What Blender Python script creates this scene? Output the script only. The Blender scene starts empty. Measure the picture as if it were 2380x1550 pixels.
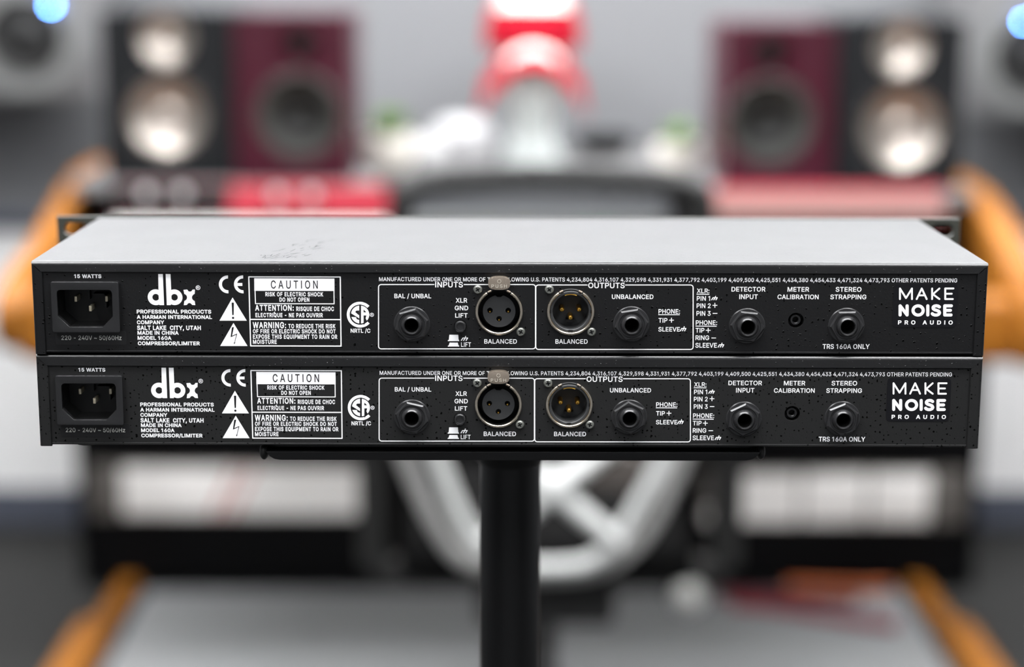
import bpy, bmesh, math, random
from mathutils import Vector, Matrix
from mathutils.geometry import tessellate_polygon, delaunay_2d_cdt
PI = math.pi
R = math.radians
random.seed(7)
SC = bpy.context.scene
COL = SC.collection

# ------------------------------------------------------------------ camera
W_IMG, H_IMG = 2380, 1550
LENS = 65.0
F_PX = LENS / 36.0 * W_IMG
UNIT_H = 0.0421                       # chassis height
TOP_Z = 1.165                         # top of the upper chassis above the floor
CAM = Vector((-0.00424, -0.83274, TOP_Z + 0.13516))
PITCH, YAW, ROLL = 0.19875, 0.00603, 0.00328


def cam_dir(x, y, z):
    c, s = math.cos(PITCH), math.sin(PITCH)
    y, z = c * y + s * z, -s * y + c * z
    c, s = math.cos(YAW), math.sin(YAW)
    return Vector((c * x + s * y, -s * x + c * y, z))


cr, sr = math.cos(ROLL), math.sin(ROLL)
cam_data = bpy.data.cameras.new('camera')
cam_data.lens = LENS
cam_data.sensor_width = 36.0
cam_data.clip_start = 0.02
cam_data.clip_end = 50
cam_data.dof.use_dof = True
cam_data.dof.focus_distance = 0.853
cam_data.dof.aperture_fstop = 3.15
cam = bpy.data.objects.new('camera', cam_data)
COL.objects.link(cam)
ax, ay, az = cam_dir(cr, 0, sr), cam_dir(-sr, 0, cr), -cam_dir(0, 1, 0)
M = Matrix((ax, ay, az)).transposed().to_4x4()
M.translation = CAM
cam.matrix_world = M
SC.camera = cam

# ------------------------------------------------------------------ world and exposure
world = bpy.data.worlds.new('world')
world.use_nodes = True
world.node_tree.nodes['Background'].inputs[0].default_value = (0.6, 0.65, 0.7, 1)
world.node_tree.nodes['Background'].inputs[1].default_value = 0.05
SC.world = world
SC.view_settings.view_transform = 'Standard'
SC.view_settings.look = 'None'
SC.view_settings.gamma = 1
SC.view_settings.use_curve_mapping = False
SC.view_settings.exposure = 0.0
# ceiling panels, the pair before the desk added as fill light: (x, y, width, depth, strength)
PANELS = [(0.05, 2.70, 3.9, 0.45, 39.0), (-1.0, 0.75, 0.6, 1.1, 42.0), (1.0, 0.75, 0.6, 1.1, 42.0),
          (-0.8, -1.3, 0.6, 1.2, 13.0), (0.8, -1.3, 0.6, 1.2, 13.0), (0.0, -0.30, 1.7, 0.40, 30.0)]


def at(px, py, Y):
    """A point of the photograph carried out to the vertical plane y = Y."""
    U, V = px - W_IMG / 2, py - H_IMG / 2
    d = cam_dir((cr * U + sr * V) / F_PX, 1, -(-sr * U + cr * V) / F_PX)
    return CAM + d * ((Y - CAM.y) / d.y)


# ------------------------------------------------------------------ materials
def lin(c):
    return tuple(((v / 255) / 12.92 if v / 255 <= 0.04045 else ((v / 255 + 0.055) / 1.055) ** 2.4) for v in c)


MATS = {}


def mat(name, rgb, rough=0.5, metal=0.0, spec=0.5, coat=0.0, bump=None, emit=None, trans=0.0, ior=1.45, crough=0.15, speck=None, wear=None):
    """bump=(scale, strength); speck=(cells per metre, radius, strength, colour) for sparse spots in the paint."""
    if name in MATS:
        return MATS[name]
    m = bpy.data.materials.new(name)
    m.use_nodes = True
    nt = m.node_tree
    b = nt.nodes['Principled BSDF']
    col = lin(rgb) + (1,)
    b.inputs['Base Color'].default_value = col
    b.inputs['Roughness'].default_value = rough
    b.inputs['Metallic'].default_value = metal
    b.inputs['Specular IOR Level'].default_value = spec
    b.inputs['Coat Weight'].default_value = coat
    b.inputs['Coat Roughness'].default_value = crough
    b.inputs['Transmission Weight'].default_value = trans
    b.inputs['IOR'].default_value = ior
    if emit:
        b.inputs['Emission Color'].default_value = lin(emit[0]) + (1,)
        b.inputs['Emission Strength'].default_value = emit[1]
    tc = nt.nodes.new('ShaderNodeTexCoord')
    height = None
    if bump:
        n = nt.nodes.new('ShaderNodeTexNoise')
        n.inputs['Scale'].default_value = bump[0]
        n.inputs['Detail'].default_value = 3
        nt.links.new(tc.outputs['Object'], n.inputs['Vector'])
        bp = nt.nodes.new('ShaderNodeBump')
        bp.inputs['Strength'].default_value = bump[1]
        bp.inputs['Distance'].default_value = bump[2] if len(bump) > 2 else 0.0005
        nt.links.new(n.outputs['Fac'], bp.inputs['Height'])
        height = bp
    if speck:
        v = nt.nodes.new('ShaderNodeTexVoronoi')
        v.inputs['Scale'].default_value = speck[0]
        v.inputs['Randomness'].default_value = 1.0
        nz = nt.nodes.new('ShaderNodeTexNoise')
        nz.inputs['Scale'].default_value = speck[0] * 2.2
        mx = nt.nodes.new('ShaderNodeVectorMath')
        mx.operation = 'MULTIPLY_ADD'
        mx.inputs[1].default_value = (0.45 / speck[0],) * 3
        nt.links.new(tc.outputs['Object'], nz.inputs['Vector'])
        nt.links.new(nz.outputs['Color'], mx.inputs[0])
        nt.links.new(tc.outputs['Object'], mx.inputs[2])
        sx = nt.nodes.new('ShaderNodeSeparateXYZ')
        ad = nt.nodes.new('ShaderNodeMath')
        cb = nt.nodes.new('ShaderNodeCombineXYZ')
        nt.links.new(mx.outputs[0], sx.inputs[0])
        nt.links.new(sx.outputs['Y'], ad.inputs[0])
        nt.links.new(sx.outputs['Z'], ad.inputs[1])
        nt.links.new(sx.outputs['X'], cb.inputs['X'])
        nt.links.new(ad.outputs[0], cb.inputs['Y'])
        v.voronoi_dimensions = '2D'
        nt.links.new(cb.outputs[0], v.inputs['Vector'])
        sep = nt.nodes.new('ShaderNodeSeparateColor')
        nt.links.new(v.outputs['Color'], sep.inputs[0])
        rad = nt.nodes.new('ShaderNodeMath')          # each cell's spot has its own radius, many none
        rad.operation = 'MULTIPLY_ADD'
        rad.inputs[1].default_value = speck[1] * 1.6
        rad.inputs[2].default_value = -speck[1] * 0.6
        nt.links.new(sep.outputs[0], rad.inputs[0])
        lt = nt.nodes.new('ShaderNodeMath')
        lt.operation = 'SUBTRACT'
        nt.links.new(rad.outputs[0], lt.inputs[0])
        nt.links.new(v.outputs['Distance'], lt.inputs[1])
        mr = nt.nodes.new('ShaderNodeMapRange')
        mr.inputs['From Min'].default_value = 0.0
        mr.inputs['From Max'].default_value = speck[1] * 0.3
        nt.links.new(lt.outputs[0], mr.inputs['Value'])
        bp2 = nt.nodes.new('ShaderNodeBump')
        bp2.inputs['Strength'].default_value = speck[2]
        bp2.inputs['Distance'].default_value = 0.0003
        nt.links.new(mr.outputs[0], bp2.inputs['Height'])
        if height:
            nt.links.new(height.outputs[0], bp2.inputs['Normal'])
        height = bp2
        if speck[3] is not None:
            mc = nt.nodes.new('ShaderNodeMix')
            mc.data_type = 'RGBA'
            mc.inputs[6].default_value = col
            mc.inputs[7].default_value = lin(speck[3]) + (1,)
            nt.links.new(mr.outputs[0], mc.inputs[0])
            nt.links.new(mc.outputs[2], b.inputs['Base Color'])
            sp = nt.nodes.new('ShaderNodeMapRange')            # the pits are dull
            sp.inputs['To Min'].default_value = spec
            sp.inputs['To Max'].default_value = 0.05
            nt.links.new(mr.outputs[0], sp.inputs['Value'])
            nt.links.new(sp.outputs[0], b.inputs['Specular IOR Level'])
    if wear:                                           # slow variation of gloss
        n = nt.nodes.new('ShaderNodeTexNoise')
        n.inputs['Scale'].default_value = wear[0]
        n.inputs['Detail'].default_value = 5
        nt.links.new(tc.outputs['Object'], n.inputs['Vector'])
        mr = nt.nodes.new('ShaderNodeMapRange')
        mr.inputs['To Min'].default_value = rough - wear[1]
        mr.inputs['To Max'].default_value = rough + wear[1]
        nt.links.new(n.outputs['Fac'], mr.inputs['Value'])
        nt.links.new(mr.outputs[0], b.inputs['Roughness'])
    if height:
        nt.links.new(height.outputs[0], b.inputs['Normal'])
    MATS[name] = m
    return m


def wood_mat(name, dark, light, rough=0.5):
    m = mat(name, light, rough, spec=0.3)
    nt = m.node_tree
    b = nt.nodes['Principled BSDF']
    tc = nt.nodes.new('ShaderNodeTexCoord')
    mp = nt.nodes.new('ShaderNodeMapping')
    mp.inputs['Scale'].default_value = (9, 1.2, 9)
    n = nt.nodes.new('ShaderNodeTexNoise')
    n.inputs['Scale'].default_value = 4
    n.inputs['Detail'].default_value = 6
    mc = nt.nodes.new('ShaderNodeMix')
    mc.data_type = 'RGBA'
    mc.inputs[6].default_value = lin(dark) + (1,)
    mc.inputs[7].default_value = lin(light) + (1,)
    nt.links.new(tc.outputs['Object'], mp.inputs['Vector'])
    nt.links.new(mp.outputs[0], n.inputs['Vector'])
    nt.links.new(n.outputs['Fac'], mc.inputs[0])
    nt.links.new(mc.outputs[2], b.inputs['Base Color'])
    return m


# ------------------------------------------------------------------ geometry collector
class G:
    def __init__(s):
        s.v, s.f = [], []

    def add(s, vs, fs):
        o = len(s.v)
        s.v += [tuple(p) for p in vs]
        s.f += [tuple(i + o for i in f) for f in fs]
        return s

    def box(s, x0, x1, y0, y1, z0, z1, bev=0.0, seg=2):
        bm = bmesh.new()
        bmesh.ops.create_cube(bm, size=1)
        for v in bm.verts:
            v.co = Vector(((x0 + x1) / 2 + v.co.x * (x1 - x0), (y0 + y1) / 2 + v.co.y * (y1 - y0), (z0 + z1) / 2 + v.co.z * (z1 - z0)))
        if bev:
            bmesh.ops.bevel(bm, geom=bm.edges[:], offset=bev, segments=seg, profile=0.5, affect='EDGES')
        bm.verts.index_update()
        s.add([v.co for v in bm.verts], [[v.index for v in f.verts] for f in bm.faces])
        bm.free()
        return s

    def lathe(s, prof, c=(0, 0, 0), axis='y', n=40, a0=0.0, a1=2 * PI, sx=1.0, cap=False):
        """prof: (radius, height along axis). axis y: heights run along +y (away from the viewer)."""
        full = abs(a1 - a0 - 2 * PI) < 1e-6
        k = n if full else n + 1
        vs = []
        for r, h in prof:
            for i in range(k):
                a = a0 + (a1 - a0) * i / n
                p, q = r * math.cos(a) * sx, r * math.sin(a)
                vs.append({'y': (c[0] + p, c[1] + h, c[2] + q), 'z': (c[0] + p, c[1] + q, c[2] + h), 'x': (c[0] + h, c[1] + p, c[2] + q)}[axis])
        fs = []
        for j in range(len(prof) - 1):
            for i in range(n):
                i2 = (i + 1) % k
                fs.append((j * k + i, j * k + i2, (j + 1) * k + i2, (j + 1) * k + i))
        if full and cap and prof[0][0] > 1e-9:
            fs.append(tuple(range(k)))
        if full and cap and prof[-1][0] > 1e-9:
            fs.append(tuple(range((len(prof) - 1) * k, len(prof) * k)))
        return s.add(vs, fs)

    def cyl(s, c, r, h0, h1, axis='y', n=32, bev=0.0):
        if bev:
            return s.lathe([(r - bev, h0), (r, h0 + bev), (r, h1 - bev), (r - bev, h1)], c, axis, n, cap=True)
        return s.lathe([(r, h0), (r, h1)], c, axis, n, cap=True)

    def ngon(s, c, r, h0, h1, n, ang, bev):
        """prism with n sides round the y axis, chamfered towards -y"""
        vs = []
        for rr, h in ((r, h1), (r, h0 + bev), (r - bev, h0)):
            for i in range(n):
                a = ang + 2 * PI * i / n
                vs.append((c[0] + rr * math.sin(a), c[1] + h, c[2] + rr * math.cos(a)))
        fs = [tuple(range(n)), tuple(range(2 * n, 3 * n))]
        for j in range(2):
            for i in range(n):
                fs.append((j * n + i, j * n + (i + 1) % n, (j + 1) * n + (i + 1) % n, (j + 1) * n + i))
        return s.add(vs, fs)

    def tube(s, path, r, n=12, closed=False, cap=True, flat=1.0):
        path = [Vector(p) for p in path]
        m = len(path)
        rr = r if isinstance(r, (list, tuple)) else [r] * m
        vs, fs = [], []
        up = None
        for i, p in enumerate(path):
            if closed:
                t = path[(i + 1) % m] - path[i - 1]
            else:
                t = path[min(i + 1, m - 1)] - path[max(i - 1, 0)]
            t.normalize()
            if up is None:
                up = Vector((0, 0, 1)) if abs(t.z) < 0.9 else Vector((0, 1, 0))
            sd = t.cross(up).normalized()
            up = sd.cross(t).normalized()
            for k in range(n):
                a = 2 * PI * k / n
                vs.append(p + sd * (math.cos(a) * rr[i]) + up * (math.sin(a) * rr[i] * flat))
        for i in range(m if closed else m - 1):
            j = (i + 1) % m
            for k in range(n):
                fs.append((i * n + k, i * n + (k + 1) % n, j * n + (k + 1) % n, j * n + k))
        if cap and not closed:
            fs += [tuple(range(n)), tuple(range((m - 1) * n, m * n))]
        return s.add(vs, fs)

    def plate(s, outer, holes, a0, a1, plane='xz'):
        """outline with holes, given thickness from a0 to a1 across its plane; a0 == a1 gives a flat print"""
        loops = [outer] + list(holes)
        put = {'xz': lambda p, a: (p[0], a, p[1]), 'xy': lambda p, a: (p[0], p[1], a), 'yz': lambda p, a: (a, p[0], p[1])}[plane]
        flat = [p for l in loops for p in l]
        tris = tessellate_polygon([[Vector((p[0] * 1000, p[1] * 1000, 0)) for p in l] for l in loops])
        n = len(flat)
        if a0 == a1:
            return s.add([put(p, a0) for p in flat], tris)
        fs = list(tris) + [tuple(i + n for i in t) for t in tris]
        o = 0
        for l in loops:
            k = len(l)
            fs += [(o + i, o + (i + 1) % k, n + o + (i + 1) % k, n + o + i) for i in range(k)]
            o += k
        return s.add([put(p, a0) for p in flat] + [put(p, a1) for p in flat], fs)

    def ball(s, c, r, nu=20, nv=12, sx=1, sy=1, sz=1):
        vs, fs = [], []
        for j in range(nv + 1):
            t = PI * j / nv
            for i in range(nu):
                a = 2 * PI * i / nu
                vs.append((c[0] + r * sx * math.sin(t) * math.cos(a), c[1] + r * sy * math.sin(t) * math.sin(a), c[2] + r * sz * math.cos(t)))
        for j in range(nv):
            for i in range(nu):
                fs.append((j * nu + i, j * nu + (i + 1) % nu, (j + 1) * nu + (i + 1) % nu, (j + 1) * nu + i))
        return s.add(vs, fs)

    def move(s, m):
        s.v = [tuple(m @ Vector(p)) for p in s.v]
        return s


def circ(c, r, n=40, a0=0.0, a1=None):
    if a1 is None:
        return [(c[0] + r * math.cos(2 * PI * i / n), c[1] + r * math.sin(2 * PI * i / n)) for i in range(n)]
    return [(c[0] + r * math.cos(a0 + (a1 - a0) * i / n), c[1] + r * math.sin(a0 + (a1 - a0) * i / n)) for i in range(n + 1)]


def rrect(x0, x1, z0, z1, r, n=6):
    out = []
    for cx, cz, a in ((x1 - r, z1 - r, 0), (x0 + r, z1 - r, 90), (x0 + r, z0 + r, 180), (x1 - r, z0 + r, 270)):
        out += [(cx + r * math.cos(R(a + 90 * i / n)), cz + r * math.sin(R(a + 90 * i / n))) for i in range(n + 1)]
    return out


def obj(name, g, m, parent=None, smooth=35, bev=0.0, seg=2, loc=None):
    """one collector becomes ONE linked mesh object"""
    me = bpy.data.meshes.new(name)
    bm = bmesh.new()
    vs = [bm.verts.new(p) for p in g.v]
    for f in g.f:
        if len(set(f)) > 2:
            try:
                bm.faces.new([vs[i] for i in f])
            except ValueError:
                pass
    bmesh.ops.remove_doubles(bm, verts=bm.verts[:], dist=1e-7)
    bmesh.ops.recalc_face_normals(bm, faces=bm.faces[:])
    if bev:
        es = [e for e in bm.edges if len(e.link_faces) == 2 and e.calc_face_angle(0) > R(40)]
        bmesh.ops.bevel(bm, geom=es, offset=bev, segments=seg, profile=0.5, affect='EDGES', clamp_overlap=True)
    bm.to_mesh(me)
    bm.free()
    if smooth:
        me.polygons.foreach_set('use_smooth', [True] * len(me.polygons))
        me.set_sharp_from_angle(angle=R(smooth))
    me.materials.append(m)
    o = bpy.data.objects.new(name, me)
    COL.objects.link(o)
    if parent:
        o.parent = parent
    if loc:
        o.location = loc
    return o


def thing(name, label, cat, loc=(0, 0, 0), rz=0.0, group=None):
    o = bpy.data.objects.new(name, None)
    COL.objects.link(o)
    o.location = loc
    o.rotation_euler = (0, 0, rz)
    o.empty_display_size = 0.05
    return tag(o, label, cat, group)


def tag(o, label, cat, group=None):
    o['label'] = label
    o['category'] = cat
    if group:
        o['group'] = group
    return o


def struct(name, g, m, **k):
    o = obj(name, g, m, **k)
    o['kind'] = 'structure'
    return o


def winding(loop, x, y):
    w = 0
    for (x0, y0), (x1, y1) in zip(loop, loop[1:] + loop[:1]):
        if (y0 <= y) != (y1 <= y):
            if x < x0 + (y - y0) * (x1 - x0) / (y1 - y0):
                w += 1 if y1 > y0 else -1
    return w


def union_fill(loops, K=1000.0):
    """one clean triangulation of all loops together (outer loops clockwise, holes counter-clockwise)"""
    pts, edges, boxes, base = [], [], [], 0
    for l in loops:
        n = len(l)
        pts += [Vector((q[0] * K, q[1] * K)) for q in l]
        edges += [(base + i, base + (i + 1) % n) for i in range(n)]
        base += n
        xs, ys = [q[0] * K for q in l], [q[1] * K for q in l]
        boxes.append((min(xs), max(xs), min(ys), max(ys), [(q[0] * K, q[1] * K) for q in l]))
    v, _, f = delaunay_2d_cdt(pts, edges, [], 0, 1e-5)[:3]
    keep = []
    for t in f:
        x, y = sum(v[i].x for i in t) / len(t), sum(v[i].y for i in t) / len(t)
        if sum(winding(b[4], x, y) for b in boxes if b[0] <= x <= b[1] and b[2] <= y <= b[3]):
            keep.append(tuple(t))
    return [(q.x / K, q.y / K) for q in v], keep


# ------------------------------------------------------------------ lettering: outlines of a plain grotesque alphabet
GLYPHS = {
  'A': (480, '16,0 201,509 276,509 463,0 395,0 287,302 232,478 245,478 225,408 191,302 85,0|110,142 110,199 370,199 370,142'),
  'B': (456, '60,0 60,509 261,508 298,502 329,491 354,474 373,454 381,442 392,416 395,403 398,361 391,329 387,320 376,304 364,291 349,281 324,269 315,267 315,262 334,259 354,251 372,239 396,214 408,192 415,166 418,136 415,107 407,79 392,55 372,34 344,18 311,6 247,0|125,57 267,58 304,65 318,72 330,80 339,89 351,111 354,123 355,147 351,166 342,184 330,200 315,213 296,223 273,229 248,231 125,231|125,285 249,286 279,292 297,301 318,319 328,334 334,352 336,372 335,385 328,409 313,429 302,437 275,448 240,452 125,452'),
  'C': (510, '267,-7 242,-6 217,-2 171,13 150,25 131,39 113,55 97,73 82,93 59,140 45,193 41,223 40,254 41,285 45,315 51,343 59,369 82,415 97,436 113,454 131,470 150,484 171,495 194,504 217,510 267,516 298,514 340,504 367,494 402,471 432,442 455,406 466,378 473,348 408,348 406,359 399,378 384,402 365,423 350,434 324,446 297,453 277,456 249,455 231,452 199,441 169,422 156,410 134,381 117,345 111,325 107,303 103,254 107,206 117,163 134,127 157,98 184,76 215,61 249,54 277,53 306,57 324,63 350,75 365,86 378,99 399,131 408,160 473,160 466,131 455,103 432,67 402,38 367,15 327,0 298,-5'),
  'D': (502, '219,0 96,0 96,57 215,57 261,61 301,72 333,91 347,103 360,117 370,132 379,149 392,187 396,209 399,255 396,302 392,323 379,361 360,392 335,418 320,428 303,437 285,443 244,451 93,452 93,509 225,509 254,507 281,504 307,498 331,489 353,478 373,465 391,450 407,432 421,413 433,391 444,367 451,342 457,315 462,255 457,195 443,142 421,97 406,77 390,60 371,44 351,31 328,20 303,11 249,1|125,509 125,0 60,0 60,509'),
  'E': (419, '60,0 60,509 372,509 372,452 125,452 125,286 355,286 355,229 125,229 125,57 375,57 375,0'),
  'F': (410, '60,0 60,509 369,509 369,452 125,452 125,278 346,278 346,221 125,221 125,0'),
  'G': (520, '269,-7 242,-6 217,-2 193,5 171,14 149,25 130,39 112,55 96,73 82,93 69,116 59,140 51,166 45,194 41,223 40,254 41,285 51,343 59,369 69,393 96,436 129,470 149,484 170,495 192,504 215,510 265,516 296,514 340,504 367,492 392,478 424,450 449,416 462,391 474,349 408,349 397,377 382,401 370,415 341,437 306,451 286,455 265,456 230,452 198,441 169,422 145,397 125,364 111,325 104,279 104,229 111,184 117,163 125,145 145,112 157,99 184,76 216,61 233,57 250,54 285,54 317,59 345,71 369,88 388,110 396,123 403,137 412,168 415,199 283,199 283,256 478,256 478,200 474,152 461,110 439,73 426,57 411,43 395,30 377,19 337,2 315,-3'),
  'H': (517, '60,0 60,509 125,509 125,289 392,289 392,509 457,509 457,0 392,0 392,232 125,232 125,0'),
  'I': (185, '60,0 60,509 125,509 125,0'),
  'J': (396, '185,-7 159,-5 135,0 113,7 93,19 75,33 60,50 48,70 40,92 35,118 33,173 98,173 99,128 101,112 106,97 122,74 132,65 143,59 170,51 200,51 214,54 226,59 238,65 248,74 263,97 268,112 272,145 272,509 336,509 336,145 335,118 330,92 321,70 309,50 294,33 276,19 256,7 235,0 211,-5'),
  'K': (467, '104,145 104,216 146,270 189,320 364,509 448,509 231,276 228,276|60,0 60,509 125,509 125,0|372,0 188,259 228,309 449,0'),
  'L': (393, '60,0 60,509 125,509 125,57 361,57 361,0'),
  'M': (628, '60,0 60,509 152,509 277,187 322,49 307,49 342,158 476,509 568,509 568,0 504,0 504,327 507,457 513,457 482,363 456,291 342,0 286,0 170,291 112,457 119,457 122,328 122,0'),
  'N': (523, '60,0 60,509 136,509 363,151 388,107 414,55 405,54 399,148 399,509 463,509 463,0 387,0 177,331 108,452 119,454 125,291 125,0'),
  'O': (533, '267,-7 241,-6 217,-2 171,13 150,25 131,39 113,55 97,73 82,93 59,140 45,193 41,223 40,254 41,285 45,315 51,343 59,369 82,415 97,436 113,454 131,470 150,484 171,495 194,504 217,510 267,516 317,510 340,504 363,495 384,484 403,470 421,454 437,436 464,393 474,369 482,343 488,315 492,285 493,254 492,223 488,193 474,140 464,115 437,73 421,55 403,39 384,25 363,13 317,-2 293,-6|267,53 285,54 318,61 349,76 364,86 377,98 399,127 416,163 427,205 430,254 427,303 416,346 399,382 377,411 364,423 334,441 302,452 267,456 232,452 199,441 184,433 170,422 157,411 145,397 125,364 111,325 104,279 103,254 104,229 111,183 125,144 145,112 170,86 199,68 215,61 232,57'),
  'P': (445, '60,0 60,509 258,508 298,501 316,495 332,487 360,468 371,456 390,430 397,415 406,383 408,365 409,348 406,313 397,280 390,265 381,251 360,227 347,216 316,199 279,189 235,186 109,186 109,242 248,243 275,247 287,251 306,262 315,269 328,284 337,303 343,325 343,371 337,392 328,411 315,426 297,439 262,450 232,452 125,452 125,0'),
  'Q': (533, '245,159 313,159 468,-48 401,-48 346,27|267,-7 241,-6 217,-2 171,13 150,25 131,39 113,55 97,73 82,93 59,140 45,193 41,223 40,254 41,285 45,315 51,343 59,369 82,415 97,436 113,454 131,470 150,484 171,495 194,504 217,510 267,516 317,510 340,504 363,495 384,484 403,470 421,454 437,436 464,393 474,369 482,343 488,315 492,285 493,254 492,223 488,193 474,140 464,115 437,73 421,55 403,39 384,25 363,13 317,-2 293,-6|267,53 285,54 318,61 349,76 364,86 377,98 399,127 416,163 427,205 430,254 427,303 416,346 399,382 377,411 364,423 334,441 302,452 267,456 232,452 199,441 184,433 170,422 157,411 145,397 125,364 111,325 104,279 103,254 104,229 111,183 125,144 145,112 170,86 199,68 215,61 232,57'),
  'R': (449, '60,0 60,509 259,508 299,501 317,496 333,489 348,480 372,459 382,447 397,419 403,403 409,370 409,334 406,317 403,301 390,271 382,258 361,235 333,217 317,210 279,201 258,198 96,198 96,255 234,255 276,259 307,272 329,292 338,309 345,340 345,364 341,386 334,405 329,413 315,428 298,440 275,448 248,452 125,452 125,0|353,0 230,229 303,229 428,0'),
  'S': (447, '224,-9 182,-6 144,3 112,17 85,36 64,60 49,88 40,120 38,137 104,137 112,105 117,96 130,80 156,63 177,55 200,51 224,49 250,51 263,53 286,60 306,71 323,84 340,109 345,129 345,149 341,165 337,172 320,190 296,205 267,216 160,247 118,266 86,289 64,318 57,335 53,353 52,372 56,405 60,420 67,434 75,448 85,460 109,481 138,498 154,504 189,513 227,516 266,513 300,504 331,490 357,471 377,449 392,422 401,378 337,378 335,393 323,418 302,437 289,445 275,451 243,458 225,459 200,457 188,455 167,448 141,432 129,418 124,411 117,394 115,376 118,356 121,348 125,340 138,327 152,317 169,308 212,293 273,277 312,264 331,255 359,238 375,224 395,198 406,165 408,139 405,107 394,77 377,51 353,28 323,11 288,-2 268,-6'),
  'T': (449, '32,452 32,509 417,509 417,452 257,452 257,0 193,0 193,452'),
  'U': (517, '259,-8 235,-7 192,0 154,15 137,25 121,37 95,64 76,97 69,114 64,133 60,173 60,509 124,509 124,178 130,137 148,102 165,83 187,68 200,62 213,57 243,52 275,52 305,57 318,62 331,68 352,83 362,92 377,113 387,137 393,178 393,509 457,509 457,173 453,133 448,114 433,80 422,64 410,50 380,25 363,15 325,0 282,-7'),
  'V': (480, '204,0 16,509 84,509 205,169 248,31 235,31 255,101 277,169 395,509 463,509 278,0'),
  'W': (686, '155,0 16,509 82,509 171,166 197,40 189,40 211,145 306,509 380,509 472,156 497,40 488,40 510,145 603,509 670,509 530,0 455,0 364,336 351,391 336,475 350,475 329,366 230,0'),
  'X': (474, '18,0 217,284 217,236 29,509 104,509 200,368 243,292 232,292 263,348 374,509 446,509 259,239 259,287 456,0 382,0 264,171 230,231 244,231 222,190 182,129 91,0'),
  'Y': (472, '203,0 203,208 16,509 91,509 211,313 228,282 250,230 224,230 240,271 268,324 381,509 455,509 268,208 268,0'),
  'Z': (438, '42,0 42,46 273,385 306,431 341,476 348,454 298,452 40,452 40,509 397,509 397,462 141,90 97,33 90,54 152,57 399,57 399,0'),
  '0': (453, '227,-7 205,-6 184,-2 165,4 130,24 101,53 78,91 61,138 51,192 48,254 51,316 61,370 78,417 101,455 115,471 147,496 184,511 227,516 269,511 306,496 338,471 352,455 375,417 392,370 402,316 405,254 402,192 392,138 375,91 352,53 339,38 323,24 307,13 289,4 249,-6|227,50 241,50 255,53 267,58 290,74 300,84 309,97 324,126 335,163 342,205 344,254 342,303 339,325 330,365 317,398 300,425 279,444 255,456 227,460 198,456 186,451 163,435 153,425 144,412 129,382 118,346 111,303 109,254 111,205 118,163 129,126 144,97 153,84 163,74 186,58 198,53 212,50'),
  '1': (380, '236,509 158,509 46,427 46,358 169,448 172,448 172,0 236,0'),
  '2': (453, '64,0 64,47 256,252 282,282 302,309 311,327 317,344 320,362 320,382 316,402 308,419 296,433 282,444 255,456 224,460 201,458 181,452 164,442 156,436 144,422 139,413 131,395 127,373 127,362 66,362 66,380 69,397 79,428 95,456 105,468 129,488 143,496 174,509 207,515 243,515 276,509 306,497 332,479 343,469 361,445 374,418 378,403 381,372 381,361 375,328 354,284 313,230 153,60 153,57 389,57 389,0'),
  '3': (453, '218,-7 165,-1 133,10 104,25 80,46 70,57 62,70 49,99 44,132 109,132 113,112 117,103 126,87 133,80 156,63 165,59 196,51 231,50 265,57 293,71 315,93 324,111 327,122 329,133 329,156 321,187 310,205 295,221 275,234 263,239 235,245 201,248 157,248 157,299 288,448 288,452 70,452 70,509 372,509 372,461 211,278 211,289 254,290 273,287 308,276 324,268 350,248 361,236 379,208 389,178 393,145 392,127 385,95 379,80 361,53 350,41 324,21 309,12 275,0 257,-4'),
  '4': (453, '40,105 40,158 247,509 311,509 109,166 109,163 413,163 413,105|282,0 282,318 343,318 343,0'),
  '5': (453, '221,-7 186,-4 155,5 126,19 102,37 83,60 69,86 64,100 60,130 122,130 126,113 133,96 144,82 157,70 173,60 191,54 211,50 233,50 245,52 276,64 294,78 314,104 326,137 328,162 323,199 314,221 301,240 293,248 275,262 254,272 242,275 208,277 187,274 149,261 128,246 67,253 96,509 366,509 366,452 151,452 134,301 168,321 187,328 208,332 229,334 256,332 294,321 316,309 336,294 361,266 379,231 387,205 389,192 391,163 390,144 383,108 377,91 369,76 349,48 337,35 309,15 293,7 259,-3'),
  '6': (453, '226,-7 190,-3 157,7 128,24 104,47 84,74 71,107 64,143 64,177 66,192 69,207 80,239 87,256 108,295 252,509 322,509 151,261 145,261 160,283 176,297 210,312 235,314 270,311 302,302 316,295 341,277 352,266 370,240 377,225 386,193 388,176 388,138 385,121 375,88 359,58 348,45 324,23 310,14 279,1 245,-6|226,48 249,51 269,58 279,63 295,76 309,92 319,111 323,122 327,145 327,170 323,193 309,223 295,239 279,251 259,260 238,265 215,265 204,263 183,257 165,246 150,231 138,214 133,204 125,171 125,146 133,112 150,83 165,69 183,58 204,51'),
  '7': (453, '97,0 323,448 323,452 62,452 62,509 391,509 391,449 165,0'),
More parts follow.
